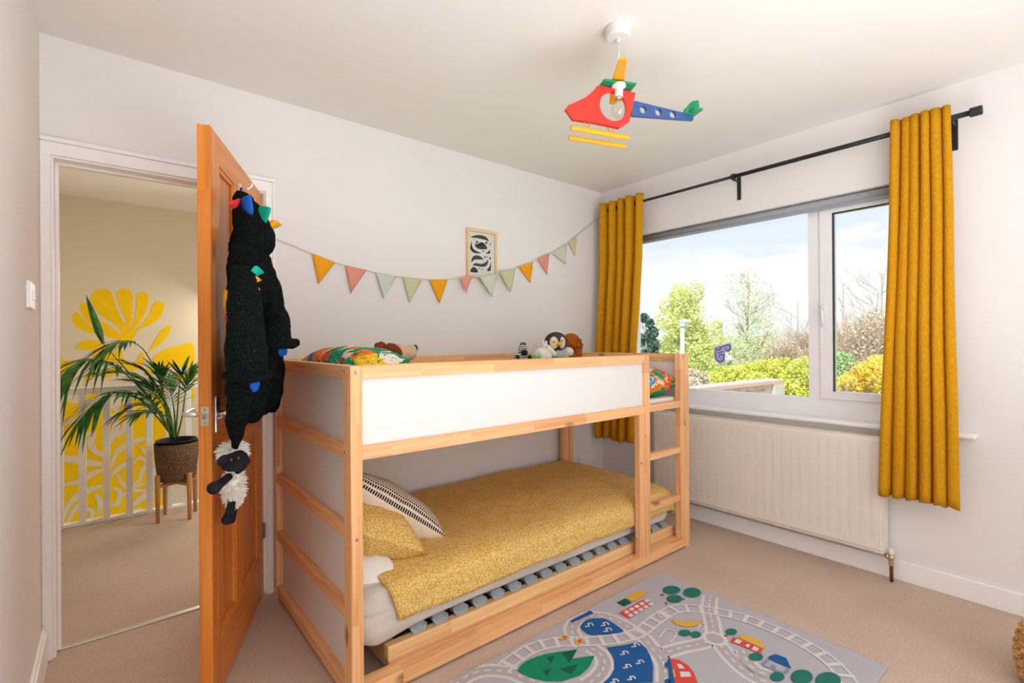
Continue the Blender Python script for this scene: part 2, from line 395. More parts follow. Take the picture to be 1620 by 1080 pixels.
# door lining, stops and architrave
t = thing('trim_1', (DX0, YB, 0), None, None, kind='structure')
obj('door_lining', MB().box(DX0-.02, DX0, YB-.005, YH+.012, 0, DZ).box(DX1, DX1+.02, YB-.005, YH+.012, 0, DZ).box(DX0-.02, DX1+.02, YB-.005, YH+.012, DZ, DZ+.02), gloss_w, t, bevel=.002)
obj('door_stop', MB().box(DX0, DX0+.012, YB+.045, YB+.075, 0, DZ-.012).box(DX1-.012, DX1, YB+.045, YB+.075, 0, DZ-.012).box(DX0, DX1, YB+.045, YB+.075, DZ-.012, DZ), gloss_w, t, bevel=.002)
obj('architrave', MB().box(XL, DX0-.008, YB-.018, YB, 0, DZ+.012).box(DX1+.006, .010, YB-.018, YB, 0, DZ+.012), gloss_w, t, bevel=.004)
obj('architrave_head', MB().box(XL, .010, YB-.018, YB, DZ+.008, DZ+.06), gloss_w, t, bevel=.004)
obj('architrave_bead', MB().box(XL, .018, YB-.026, YB, DZ+.06, DZ+.078).box(.006, .018, YB-.024, YB, 0, DZ+.06), gloss_w, t, bevel=.004)
struct('threshold_strip', B(DX0, DX1, .085, .115, 0, .006), plain('aluminium_strip', '#d9d5cf', .35, .5, .7), bevel=.002)

# mural: painted shapes on the landing wall
def mural(shapes, name, mat, lift, sx, sy, sc_):
    for i_, pl in enumerate(shapes):
        pts = smooth_path([Vector((x, y, 0)) for x, y in pl], 4, True)
        mb = MB(); q = [ony(sx+p.x/sc_, sy+p.y/sc_, YM) for p in pts]
        mb.prism([(p.x, p.z) for p in q], lambda a, b, t_: (a, YM-t_, b), .0, lift+i_*.0002)
        o = obj(name, mb, mat, wl)
def stroke_poly(pts, w):
    P = smooth_path([Vector((x, y, 0)) for x, y in pts], 6); a, b = [], []
    for i, p in enumerate(P):
        d = (P[min(i+1, len(P)-1)]-P[max(i-1, 0)]).normalized(); n = Vector((-d.y, d.x, 0))
        k = i/(len(P)-1); ww = w*(.45+.55*math.sin(math.pi*min(1, max(0, k))))
        a.append(p+n*ww/2); b.append(p-n*ww/2)
    return [(p.x, p.y) for p in a] + [(p.x, p.y) for p in b[::-1]]
petals = [
 [(180,340),(200,297),(235,292),(265,330),(330,400),(440,450),(540,470),(600,500),(640,545),(560,522),(440,487),(300,455),(215,410)],
 [(250,230),(275,207),(310,228),(370,310),(430,360),(520,415),(605,485),(560,478),(430,440),(340,395),(270,310)],
 [(345,170),(380,110),(440,90),(510,110),(540,170),(560,240),(600,330),(640,400),(650,475),(620,480),(560,400),(450,330),(375,255)],
 [(565,130),(590,97),(640,88),(690,110),(705,160),(700,260),(690,380),(685,480),(655,480),(650,400),(620,300),(575,200)],
 [(735,160),(755,125),(790,117),(830,135),(838,180),(825,260),(780,350),(720,430),(690,490),(700,400),(725,300),(735,220)],
 [(870,240),(890,207),(930,197),(968,220),(968,270),(930,340),(850,400),(760,440),(705,510),(680,520),(720,450),(800,370),(850,300)],
 [(560,500),(600,480),(650,460),(690,465),(730,470),(700,530),(660,560),(620,545)]]
mural(petals, 'painted_petal', mural_m, .0010, 80, 440, 5.4)
leaves_ = [
 [(830,640),(900,520),(950,440),(1030,400),(1010,470),(960,540),(880,600)],
 [(215,590),(270,542),(350,525),(430,545),(480,600),(430,690),(350,660),(400,612),(310,612)],
 [(480,600),(540,640),(590,560),(610,620),(630,690),(680,735),(740,700),(770,640),(800,650),(790,740),(720,785),(640,775),(560,720),(430,690)],
 [(810,800),(880,680),(950,620),(1080,580),(1215,560),(1215,740),(1080,750),(950,770),(880,812),(830,835)],
 [(1080,830),(1220,800),(1220,870),(1070,880)], [(1180,960),(1225,930),(1225,1035),(1185,1030)],
 [(48,690),(130,700),(200,750),(130,800),(48,870)], [(300,850),(340,800),(362,840),(310,890)], [(470,790),(540,760),(560,810),(490,850)],
 [(300,980),(380,960),(400,1000),(310,1040)], [(830,960),(1000,930),(1010,1000),(900,1060),(830,1060)]]
mural(leaves_, 'painted_leaf', mural_m, .0028, 80, 440, 5.4)
mural([[(88,110),(150,85),(225,95),(240,140),(420,110),(520,160),(560,90),(700,40),(760,90),(900,70),(930,300),(860,480),(800,560),(760,640),(800,750),(870,770),(880,980),(700,1010),(500,1040),(260,1060),(88,1080)]], 'painted_ground', mural_m, .0008, 80, 620, 4.908)
beige = [stroke_poly(p, w) for p, w in [
 ([(270,330),(330,330),(310,400),(350,460),(420,500)], 52), ([(60,530),(160,520),(260,545),(410,560)], 60), ([(90,720),(230,690),(330,630),(410,600)], 44),
 ([(90,1000),(160,850),(280,770),(420,720)], 46), ([(470,580),(520,460),(610,400),(770,350)], 44), ([(640,560),(690,510),(745,540),(705,620),(690,680),(640,720)], 30),
 ([(475,650),(530,590),(600,550)], 40), ([(520,640),(560,715),(640,760),(770,765)], 30), ([(470,890),(560,800),(640,740),(760,700)], 26),
 ([(430,150),(505,230),(490,330),(440,410)], 60), ([(350,790),(385,860),(370,940)], 44), ([(640,880),(740,800),(860,790)], 50), ([(120,1030),(180,920),(240,850)], 40),
 ([(100,330),(90,420),(110,520),(230,540)], 34), ([(520,350),(580,260),(600,170)], 46), ([(490,740),(540,780),(520,860),(470,880)], 40), ([(700,420),(760,520),(800,620)], 26),
 ([(560,960),(640,920),(700,900)], 26), ([(280,900),(330,930),(300,980)], 40), ([(110,250),(180,215),(240,240)], 40), ([(640,130),(700,170),(760,150),(880,200)], 40)]]
mural(beige, 'painted_swirl', land_m, .0042, 80, 620, 4.908)

# ---- the door (stands open into the room)
dr = thing('door_1', door_pt(0, 0, 0), None, None, kind='structure')
DW = .797
def db(s0, s1, n0, n1, z0, z1): return MB(xf=door_pt).box(s0, s1, n0, n1, z0, z1)
obj('stile', db(.003, .105, -.04, 0, .012, 1.98), door_v, dr, bevel=.002)
obj('stile', db(DW-.10, DW, -.04, 0, .012, 1.98), door_v, dr, bevel=.002)
obj('rail', db(.105, DW-.10, -.04, 0, 1.875, 1.98), door_h, dr, bevel=.002)
obj('rail', db(.105, DW-.10, -.04, 0, .83, 1.02), door_h, dr, bevel=.002)
obj('rail', db(.105, DW-.10, -.04, 0, .012, .215), door_h, dr, bevel=.002)
obj('mullion', db(.40, .495, -.04, 0, .215, .83), door_v, dr, bevel=.002)
obj('mullion', db(.40, .495, -.04, 0, 1.02, 1.875), door_v, dr, bevel=.002)
for s0, s1 in ((.105, .40), (.495, DW-.10)):
    for z0, z1 in ((.215, .83), (1.02, 1.875)):
        obj('panel', db(s0, s1, -.028, -.012, z0, z1), door_v, dr)
        mb = MB(xf=door_pt)
        for (a, b, c, d) in ((s0, s0+.016, z0, z1), (s1-.016, s1, z0, z1), (s0, s1, z0, z0+.016), (s0, s1, z1-.016, z1)):
            mb.box(a, b, -.014, -.003, c, d)
        obj('panel_moulding', mb, door_v, dr, bevel=.004)
LS = ondoor(369, 652, .058).x
h = obj('handle', MB(xf=door_pt).box(.735, .772, 0, .008, .935, 1.06), chrome, dr, bevel=.004)
obj('lever', MB(xf=door_pt).tube([(.753, .006, 1.0), (.753, .045, 1.0), (.742, .056, 1.0), (.68, .060, 1.002), (LS, .058, 1.003)], [.010, .009, .009, .008, .007], 12), chrome, h, smooth=True)
h2 = obj('handle', MB(xf=door_pt).box(.735, .772, -.048, -.04, .935, 1.06), chrome, dr, bevel=.004)
obj('lever', MB(xf=door_pt).tube([(.753, -.046, 1.0), (.753, -.085, 1.0), (.745, -.096, 1.0), (.70, -.10, 1.002), (.655, -.098, 1.003)], [.010, .009, .009, .008, .007], 12), chrome, h2, smooth=True)
pl_ = obj('latch_plate', MB(xf=door_pt).box(DW, DW+.0015, -.032, -.008, .965, 1.03), brass, dr)
obj('latch', MB(xf=door_pt).box(DW+.0015, DW+.008, -.027, -.013, .988, 1.004), steel, pl_)
obj('screw', MB(xf=door_pt).ball((DW+.0015, -.02, 1.02), (.001, .004, .004), n=8, m=6).ball((DW+.0015, -.02, .975), (.001, .004, .004), n=8, m=6), steel, pl_)
for z in (.28, 1.70):
    obj('hinge', MB(xf=door_pt).tube([(-.004, .004, z), (-.004, .004, z+.075)], .006, 10).box(.0, .003, -.035, .002, z, z+.075), steel, dr)
obj('coat_hook', MB(xf=door_pt).box(.40, .43, 0, .004, 1.86, 1.90).tube([(.415, 0, 1.885), (.415, .03, 1.88), (.415, .045, 1.893), (.415, .046, 1.905)], .005, 8), chrome, dr)

# ---- window
xf = 2.60; XO = 2.665
wn = thing('window_1', (xf, -1.2, .8), None, None, kind='structure')
g1r = onx(1279, 500, xf).y; sl = onx(1298, 500, xf).y; g2l = onx(1318, 500, xf).y
zb1 = onx(1279, 629, xf).z; zb2 = onx(1317, 619, xf).z; zs = onx(1317, 631, xf).z; zt = 1.985; zt2 = onx(1318, 337, xf).z
YL, YR = WY0-.055, -2.01
SR = WY1+.03      # right-hand jamb
obj('window_frame', MB().box(xf, XO, WY0, YL, zb1, zt+.04).box(xf, XO, WY1, SR, zs, zt+.04).box(xf, XO, sl, g1r, zb1, zt+.04)
    .box(xf, XO, g1r, WY0, WZ0, zb1).box(xf, XO, sl, g1r, WZ0, zb1).box(xf, XO, WY1, sl, WZ0, zs-.002).box(xf, XO, WY1, WY0, zt+.04, WZ1), upvc, wn)
obj('sash_frame', MB().box(xf-.012, XO-.01, g2l, sl-.002, zs, zt+.03).box(xf-.012, XO-.01, SR+.001, YR, zs, zt+.03).box(xf-.012, XO-.01, YR, g2l, zs, zb2).box(xf-.012, XO-.01, YR, g2l, zt2, zt+.03), upvc, wn)
obj('glazing_gasket', MB().box(xf-.006, xf+.02, g2l-.004, g2l, zb2, zt2).box(xf-.006, xf+.02, YR, g2l, zt2-.004, zt2), black_p, wn)
obj('window_pane', B(xf+.03, xf+.034, g1r-.01, YL+.01, zb1-.01, zt+.045), pane_m, wn)
obj('window_pane', B(xf+.02, xf+.024, YR-.01, g2l+.01, zb2-.01, zt2+.01), pane_m, wn)
hp_ = onx(1303, 490, xf-.012)
hd = obj('window_handle', MB().box(xf-.022, xf-.012, hp_.y-.012, hp_.y+.012, hp_.z-.03, hp_.z+.03), upvc, wn, bevel=.004)
obj('lever', MB().tube([(xf-.022, hp_.y, hp_.z), (xf-.045, hp_.y, hp_.z), (xf-.05, hp_.y-.004, hp_.z-.02), (xf-.048, hp_.y-.006, hp_.z-.10)], [.008, .008, .008, .006], 10), upvc, hd, smooth=True)
# purple sticker on the pane
dc = []
def decal(pl, name, mat, off):
    mb = MB(); q = [onx(u, v, xf+.029) for u, v in pl]
    mb.prism([(p.y, p.z) for p in q], lambda a, b, t_: (xf+.0295-t_, a, b), off, off+.0006)
    return obj(name, mb, mat, wn)
def c6(x, y): return (1010+x/4.91, 420+y/4.91)
dpur = plain('purple_vinyl', '#5a4fb0', .4, .3); dlil = plain('lilac_vinyl', '#b9b4e6', .4, .3)
decal([c6(x, y) for x, y in [(588,632),(640,620),(700,605),(722,612),(720,655),(700,672),(676,668),(672,705),(672,740),(645,757),(615,752),(595,728),(588,690)]], 'sticker', dlil, 0)
for ln, w in [([(600,650),(600,700),(608,735),(640,745),(662,725),(662,695),(640,690),(628,705),(640,720)], 9), ([(640,640),(665,625),(705,615),(714,640),(700,660),(680,655),(682,640)], 9), ([(596,640),(620,655),(640,640),(626,632)], 9), ([(655,665),(640,672),(612,678)], 8)]:
    decal([c6(x, y) for x, y in stroke_poly(ln, w)], 'sticker_line', dpur, .0008)
# window board and its bed under the frame
struct('windowsill', MB().box(XW-.062, xf+.01, -2.232, -.20, .772, .797), gloss_w, bevel=.010)
bl = thing('roller_blind', (2.56, -1.23, 2.0), 'grey roller blind rolled up along the head of the window', 'blind')
obj('blind_roll', MB().tube([(2.572, WY1+.012, 2.030), (2.572, WY0-.012, 2.030)], .022, 16), blind_m, bl, smooth=True)
obj('hem_bar', MB().box(2.562, 2.572, WY1+.02, WY0-.02, 1.992, 2.010), blind_m, bl, bevel=.002)
for y in (WY1+.007, WY0-.007): obj('end_bracket', B(2.545, 2.598, y-.005, y+.005, 1.99, 2.052), upvc, bl)
#@@PART2
# ============================================================ BED
Q = .002
bed = thing('bunk_bed', (0, 0, 0), 'low pine bunk bed with white panels and a built-in ladder along the white wall', 'bed')
def bolt(p, axis, r=.006):
    q = Vector(p); d = Vector((-.003, 0, 0)) if axis == 0 else Vector((0, -.003, 0))
    obj('bolt', MB().tube([q, q+d], [r, r*.8], 10), steel, bed, smooth=False)
RZ = [(.016, .062), (.288, .330), (.566, .608), (.842, .886), (1.117, 1.163)]
# end frames
for ex in (0, 1):
    x0, x1 = (0, .042) if ex == 0 else (2.048, 2.09)
    for y0, y1 in ((-.985, -.940), (-.045, 0)):
        obj('end_post', B(x0, x1, y0, y1, 0, 1.163), pine[2], bed, bevel=Q)
    for i, (z0, z1) in enumerate(RZ):
        if ex == 1 and i in (1, 2): continue
        obj('end_rail', B(x0+.002, x1-.002, -.940, -.045, z0, z1), pine[1], bed, bevel=Q)
    for i in range(4):
        if ex == 1 and i < 3: continue
        px = .030 if ex == 0 else 2.056
        obj('end_panel', B(px, px+.004, -.945, -.04, RZ[i][1]-.004, RZ[i+1][0]+.004), white_panel, bed)
    if ex == 0:
        for z in (1.145, .866): bolt((x0, -.962, z), 0)
    else: bolt((2.068, -.985, .868), 1)
# front frame
YA, YBk = -1.008, -.985
obj('front_post', B(.0, .042, YA, YBk, 0, 1.163), pine[2], bed, bevel=Q)
obj('front_post', B(1.646, 1.690, YA, -.972, .064, 1.165), pine[2], bed, bevel=Q)
obj('front_post', B(1.597, 1.646, YA+.004, -.972, .064, .842), pine[2], bed, bevel=Q)
obj('ladder_post', B(1.992, 2.048, YA, -.972, .064, 1.163), pine[2], bed, bevel=Q)
obj('corner_post', B(2.048, 2.088, YA, YBk, 0, 1.163), pine[2], bed, bevel=Q)
obj('front_rail', B(.042, 1.646, YA+.002, -.978, 1.117, 1.165), pine[0], bed, bevel=Q)
obj('front_rail', B(.042, 1.646, YA+.002, -.978, .840, .886), pine[0], bed, bevel=Q)
obj('bottom_rail', B(.042, 2.048, YA+.002, -.945, .012, .064), pine[0], bed, bevel=Q)
obj('guard_panel', B(.040, 1.648, -.990, -.984, .884, 1.119), white_panel, bed)
obj('rung', B(1.690, 1.992, YA+.004, -.965, .846, .886), pine[0], bed, bevel=Q)
obj('rung', B(1.690, 1.992, YA+.004, -.965, .576, .612), pine[0], bed, bevel=Q)
obj('rung', B(1.690, 1.992, YA+.004, -.965, .293, .329), pine[0], bed, bevel=Q)
for p in ((.020, 1.141), (.020, .575), (1.612, .577), (2.025, 1.148)): bolt((p[0], YA, p[1]), 1)
# back frame
obj('back_rail', B(.042, 2.048, -.032, -.004, 1.117, 1.163), pine[0], bed, bevel=Q)
obj('back_rail', B(.042, 2.048, -.032, -.004, .842, .886), pine[0], bed, bevel=Q)
obj('back_panel', B(.040, 2.05, -.012, -.007, .884, 1.119), white_panel, bed)
for x in (1.99,): obj('back_post', B(x, x+.056, -.040, -.004, .0, .842), pine[2], bed, bevel=Q)
obj('bed_base', B(.042, 2.048, -.972, -.034, .846, .864), pine[0], bed)

tm = thing('foam_mattress', (1.0, -.5, .864), 'thin white mattress in the upper bunk seen through the gap above the ladder', 'mattress')
obj('cover', B(.05, 2.04, -.962, -.045, .865, .905), white_cot, tm, bevel=.008)

def cloth_noise(p, s, a): return a*noise.noise(Vector(p)*s)
# printed duvet heaped in the top bunk
def heap(u, v, top=True):
    x = .06 + 1.55*u; y = -.955 + .90*v
    a, b = abs(2*u-1), abs(2*v-1)
    k = max(0, 1-a**24)**.42*max(0, 1-b**6)**.42
    hump = .165 + .075*math.exp(-((x-.56)/.13)**2-((y+.62)/.16)**2) + .02*noise.noise(Vector((x*4, y*4, 1)))
    z = .907 + (.075 + (hump-.075)*k if top else .075-.073*k)
    if not top: z = max(.906, z)
    return (x, y, z)
td = thing('printed_duvet', (1.0, -.5, .9), 'tropical-print duvet lying flat under the soft toys in the upper bunk', 'duvet')
obj('duvet_cover', MB().grid(lambda u, v: heap(u, v), 60, 26).grid(lambda u, v: heap(u, v, False), 60, 26, True), trop1, td, smooth=True)

def pillow(mb, c, ex, ey, ez, puff=1.0, n=22, seed=0, wr=.004, half=None, pinch=.07, sag=0):
    """soft cushion: half-axes ex, ey in its plane, ez across"""
    c, ex, ey, ez = map(Vector, (c, ex, ey, ez))
    def f(u, v, sgn):
        a, b = 2*u-1, 2*v-1
        t = max(0, (1-abs(a)**3.2)*(1-abs(b)**3.2))**.55
        px, py = a*(1-pinch*(1-b*b)), b*(1-pinch*(1-a*a))
        p = c + ex*px + ey*py + ez*(sgn*t)
        w = noise.noise(Vector((a*2.3+seed, b*2.3, sgn)))*wr*2 + noise.noise(Vector((a*6+seed, b*2, sgn)))*wr
        return p + ez.normalized()*w*min(1, t*2) - Vector((0, 0, sag*(a*a+b*b)))
    if half in (None, 1): mb.grid(lambda u, v: f(u, v, 1), n, n)
    if half in (None, -1): mb.grid(lambda u, v: f(u, v, -1), n, n, True)
    return mb
def soft(name, label, cat, c, ex, ey, ez, mat, group=None, **k):
    t = thing(name, c, label, cat, group)
    obj('pillowcase', pillow(MB(), c, ex, ey, ez, **k), mat, t, smooth=True)
    return t
soft('pillow', 'bright tropical-print pillow at the head of the upper bunk', 'pillow', (.205, -.50, 1.125), (.135, 0, 0), (-.015, .36, 0), (.0, 0, .10), trop2, wr=.006)

soft('pillow', 'green tropical-print pillow showing in the gap above the ladder', 'pillow', (1.85, -.80, .990), (.19, .0, 0), (0, .165, 0), (.0, 0, .086), trop1, wr=.006, seed=6, pinch=-.02)
# ---- trundle bed in the lower bunk
tr = thing('trundle_bed', (1.1, -.5, 0), 'pale pine slatted trundle frame low on the carpet inside the bunk', 'bed')
obj('side_board', B(.166, 2.035, -.938, -.90, .012, .066), palepine[0], tr, bevel=.004)
obj('side_board', B(.162, 2.035, -.940, -.90, .0675, .122), palepine[0], tr, bevel=.004)
obj('side_board', B(.166, 2.035, -.09, -.05, .012, .122), palepine[0], tr, bevel=Q)
for x in (.18, 2.0): obj('end_board', B(x, x+.03, -.899, -.091, .012, .11), palepine[1], tr, bevel=Q)
obj('gap_shade_strip', B(.24, 2.03, -.899, -.858, .1215, .1255), black_p, tr, label='black strip added as shade between the slat holders')  # dark strip standing in for the shaded gaps under the sheet
capP = [(-.036, 0), (.036, 0), (.036, .016), (.026, .024), (.012, .020), (0, .026), (-.012, .020), (-.026, .024), (-.036, .016)]
capm = None
for i in range(18):
    x = .30 + i*.0975
    fr = lambda a, b, t_: (x+a, t_, .1225+b)
    capP2 = [(-.026, 0), (.026, 0), (.031, .022), (.024, .030), (-.024, .030), (-.031, .022)]
    mb = MB().prism(capP2, fr, -.905, -.868)
    mb.add([(x-.026, -.927, .1225), (x+.026, -.927, .1225), (x+.037, -.918, .142), (x+.018, -.924, .139), (x, -.914, .146), (x-.018, -.924, .139), (x-.037, -.918, .142),
            (x-.026, -.905, .1225), (x+.026, -.905, .1225), (x+.034, -.905, .1445), (x+.018, -.905, .150), (x, -.905, .1525), (x-.018, -.905, .150), (x-.034, -.905, .1445)],
           [(0, 1, 2, 3, 4, 5, 6), (13, 12, 11, 10, 9, 8, 7), (2, 1, 8, 9), (3, 2, 9, 10), (4, 3, 10, 11), (5, 4, 11, 12), (6, 5, 12, 13), (0, 6, 13, 7), (1, 0, 7, 8)])
    cap_ = obj('slat_holder', mb, grey_cap, tr, label='grey plastic slat holder')
    mb = MB().grid(lambda u, v: (x-.03+.06*u, -.845+.755*v, .132+.022*math.sin(math.pi*v)), 1, 8)
    obj('slat', mb, palepine[1], cap_, solid=.008)

# ---- mattress, sheet, duvet and pillows below
def wrinkle(x, y, z): return .009*noise.noise(Vector((x*3, y*9, z*9))) + .0055*noise.noise(Vector((x*8+4, y*20, z*24))) + .006*noise.noise(Vector((x*2.2+z*9, 7, z*34-x*5)))
lm = thing('mattress', (1.0, -.5, .16), 'single mattress in a crumpled pale grey fitted sheet in the lower bunk', 'mattress')
secs = []
XS = [.055, .062, .085, .12, .17, .25, .35, .45, .55, .65, .75, .85, .95, 1.05, 1.15, 1.25, 1.35, 1.45, 1.55, 1.65, 1.75, 1.83, 1.90, 1.95, 1.985, 2.0]
def msec(u, w):
    i = u*(len(XS)-1); k = min(int(i), len(XS)-2); x = XS[k]+(XS[k+1]-XS[k])*(i-k)
    e_ = min(1, max(0, (x-.05)/.07))**.5*min(1, max(0, (2.005-x)/.07))**.5
    # rounded-box section walked round by angle
    a = 2*math.pi*w; ca, sa = math.cos(a), math.sin(a); p = 8
    r = (abs(ca)**p+abs(sa)**p)**(-1/p)
    hy, hz = .446*(.93+.07*e_), .098*(.55+.45*e_)
    y = -.486 + hy*ca*r; z = .246 + hz*sa*r
    if ca < -.3 and sa < .3:     # the sheet sags out over the front edge near the head
        y -= .012*math.exp(-((x-.2)/.2)**2); z -= .030*math.exp(-((x-.10)/.13)**2)*(sa < 0)*abs(sa*r)
    wv = wrinkle(x, y, z)
    return (x, y+(-wv if ca < 0 else wv)*1.6, max(.155 if x > .30 else .115, z+wv))
obj('fitted_sheet', MB().grid(msec, 110, 80), sheet_m, lm, smooth=True)
def msec_cap(): pass

# duvet: a long sheet across the bed, hanging over the front edge
dv = thing('duvet', (1.1, -.5, .36), 'mustard yellow duvet with small white spots spread over the lower bunk', 'duvet')
def duv(u, v):
    # v: 0 back .. 1 front hem
    L_ = 1.035; d = v*L_
    topw = .915
    xl_ = .15 + .045*max(0, (v-.8)/.2); xr = 2.035
    x = xl_ + (xr-xl_)*u
    edge = min(1, (xr-x)/.10)
    zt_ = .358 + .012*math.sin(math.pi*min(1, d/topw)) + .010*noise.noise(Vector((x*2.5, d*2.5, 0))) + .005*noise.noise(Vector((x*7, d*5, 3)))
    zt_ -= .02*math.exp(-((d-topw)/.07)**2)
    zt_ -= .06*(1-edge)**2
    R_ = .035
    if d <= topw-R_: y, z = -.035-d, zt_
    elif d <= topw+R_*.57:
        a = (d-(topw-R_))/R_; a = min(a, math.pi/2); y, z = -.035-(topw-R_)-R_*math.sin(a), zt_-R_*(1-math.cos(a))
    else:
        k = d-(topw+R_*.57)
        y = -.035-topw-.012*math.sin(k*9) - .010*noise.noise(Vector((x*5, 0, k*4)))
        z = zt_-R_-k*(1.0 - .12*u + .04*math.sin(x*5.0))
    if x > 1.97: y += .10*((x-1.97)/.065)**2*(1 if v > .6 else 0)*(v-.6)*2
    return (x, y-.004, z)
obj('duvet_cover', MB().grid(duv, 90, 60), duvet_m, dv, smooth=True, solid=.018)

soft('pillow', 'plain white pillow squashed flat at the bottom of the lower bunk pillows', 'pillow', (.165, -.52, .345), (.125, 0, -.03), (.01, .395, 0), (.02, 0, .075), white_cot, wr=.010, seed=4)
yp = thing('pillow', (.21, -.5, .44), 'mustard spotted pillow between the white pillow and the patterned cushion', 'pillow')
obj('pillowcase', pillow(MB(), (.205, -.52, .47), (.165, -.01, -.085), (.0, .335, .0), (.045, 0, .10), seed=9, wr=.008, pinch=.04), duvet_m, yp, smooth=True)
fl_ = lambda u, v: Vector((.205+.165, -.53-.01, .47-.085)) + Vector((.035*u-.04+.01*math.sin(v*9), -.30+.60*v, -.025-.018*u+.01*math.sin(v*25)*u))
obj('pillow_flap', MB().grid(fl_, 4, 24), duvet_m, yp, smooth=True, solid=.008)
cu = thing('cushion', (.36, -.5, .55), 'cream cushion with black woven dashes leaning on the lower bunk pillows', 'cushion')
e1 = Vector((-.79, 0, .61)).normalized()*.285; e2 = Vector((.24, .90, -.28)).normalized()*.235; e3 = e2.cross(e1).normalized()*.098
cc = Vector((.545, -.745, .352)) + e1 + e2 - Vector((.01, 0, -.018))
obj('dashed_front', pillow(MB(), cc, e1, e2, e3, half=1, n=30, seed=2, pinch=.10), dash_m, cu, smooth=True, label='cream cloth woven with rows of black dashes')
obj('cream_back', pillow(MB(), cc, e1, e2, e3, half=-1, n=30, seed=2, wr=.010, pinch=.10), cream_cot, cu, smooth=True, label='plain cream cloth')

# ============================================================ SOFT TOYS
def bead(name, p, r, par, mat=None): return obj(name, MB().ball(p, r, n=10, m=8), mat or black_p, par, smooth=True)
def plush(name, h, var=.06): return plain(name, h, .95, .1, var=var, scale=60, bump=.5, bscale=160)
beige, brown, grey_p, dgrey, whitep, ginger = plush('beige_plush', '#d3b190'), plush('brown_plush', '#7a4022'), plush('grey_plush', '#b9b6b4'), plush('charcoal_plush', '#4b4448'), plush('white_plush', '#ebe5dd'), plush('ginger_plush', '#a55a1c', .25)
mint = plush('mint_plush', '#a9c49a')
R3 = lambda ax, a: Matrix.Rotation(math.radians(a), 3, ax)
# floppy dog lying by the pillow
yd = -.52
c = ony(628, 562, yd); t = thing('plush_dog', (c.x, c.y, 1.10), 'beige plush dog with brown floppy ears lying beside the tropical pillow', 'soft toy')
hd_ = obj('head', MB().ball(ony(629, 560, yd), (.058, .052, .045)).ball(ony(644, 559, yd-.01), (.046, .042, .036)).ball(ony(651, 554, yd-.01), (.026, .026, .026)).ball(ony(627, 550, yd+.03), (.022, .02, .02)), beige, t, smooth=True)
obj('nose', MB().ball(ony(656.5, 551, yd-.012), (.014, .015, .018)), black_p, hd_, smooth=True)
obj('eye', MB().ball(ony(636, 551.5, yd-.035), .0035, n=8, m=6), black_p, hd_, smooth=True)
obj('ear', MB().loft([(ony(u, v, yd-.05), RT*r, Vector((0, .02, 0))+UP*r2) for u, v, r, r2 in [(595, 550, .004, .004), (599, 550, .018, .022), (607, 549, .014, .026), (614, 551, .012, .018), (617, 552, .003, .004)]], 14), brown, t, smooth=True)
obj('ear', MB().loft([(ony(u, v, yd-.07), RT*.008+UP*r, Vector((0, .018, 0))) for u, v, r in [(609, 548, .004), (612, 550, .022), (620, 552, .026), (628, 556, .024), (632, 559, .014), (633.5, 561, .003)]], 14), brown, t, smooth=True)
obj('body', MB().ball(c+Vector((-.09, .10, -.035)), (.10, .065, .05)), beige, t, smooth=True)
# zebra
yz = -.45
zm = MT('zebra_plush', .95, .1); wv = zm.node('ShaderNodeTexWave'); wv.inputs['Scale'].default_value = 26; wv.inputs['Distortion'].default_value = 3; wv.bands_direction = 'Z'
zm.l.new(zm.tc.outputs['Object'], wv.inputs[0]); zm.color(zm.ramp(wv.outputs[0], [(.42, srgb('#19181a')), (.55, srgb('#efe9e2'))])); zm = zm.m
c = ony(827, 560, yz); t = thing('plush_zebra', (c.x, c.y, 1.08), 'small black and white striped plush zebra sitting on the upper bunk', 'soft toy')
obj('body', MB().ball(ony(827, 563, yz+.01), (.032, .03, .045)), zm, t, smooth=True)
obj('head', MB().ball(ony(827, 552, yz), (.027, .028, .032), R3('Y', -20)), zm, t, smooth=True)
obj('muzzle', MB().ball(ony(829.5, 557.5, yz-.02), (.020, .022, .019)), black_p, t, smooth=True)
obj('mane', MB().ball(ony(827, 545, yz+.005), (.012, .014, .014)), black_p, t, smooth=True)
for u in (824.6, 830.6): obj('ear', MB().ball(ony(u, 545, yz), (.006, .006, .012)), black_p, t, smooth=True)
for u, v in ((819, 564), (838, 565)):
    lg = obj('leg', MB().ball(ony(u, v, yz-.03), (.018, .026, .014)), zm, t, smooth=True)
    obj('hoof', MB().ball(ony(u, v+.3, yz-.052), (.013, .010, .012)), black_p, lg, smooth=True)
# penguin
yp_ = -.42
k = .030/7
c = ony(881, 548, yp_); t = thing('plush_penguin', (c.x, c.y, 1.08), 'grey plush penguin with dark hood sitting on the upper bunk', 'soft toy')
def P(u, v, d=0): return ony(u, v, yp_+d)
hd_ = obj('head', MB().ball(P(879.5, 540.5), (.079, .066, .062)), dgrey, t, smooth=True)
fw = (P(879, 541)-CAM).normalized()
for u, w in ((876.2, .032), (888.6, .026)):
    obj('face_patch', MB().ball(P(u, 542, -.052), (w, .020, .038)), plush('cream_plush', '#e9d3b8') if u < 880 else bpy.data.materials['cream_plush'], hd_, smooth=True)
obj('beak', MB().ball(P(883.5, 543.5, -.075), (.017, .018, .012)), felt['yellow'], hd_, smooth=True)
for u, v in ((876, 541), (889.5, 539)): bead('eye', P(u, v, -.074), .0045, hd_)
obj('body', MB().ball(P(884, 561, .01), (.070, .062, .055)), grey_p, t, smooth=True)
obj('belly', MB().ball(P(883, 560, -.038), (.032, .02, .026)), grey_p, t, smooth=True)
obj('wing', MB().ball(P(899.5, 556, -.02), (.037, .03, .028), R3('Y', 15)), whitep, t, smooth=True)
obj('wing', MB().ball(P(870, 557, -.0), (.03, .028, .026)), whitep, t, smooth=True)
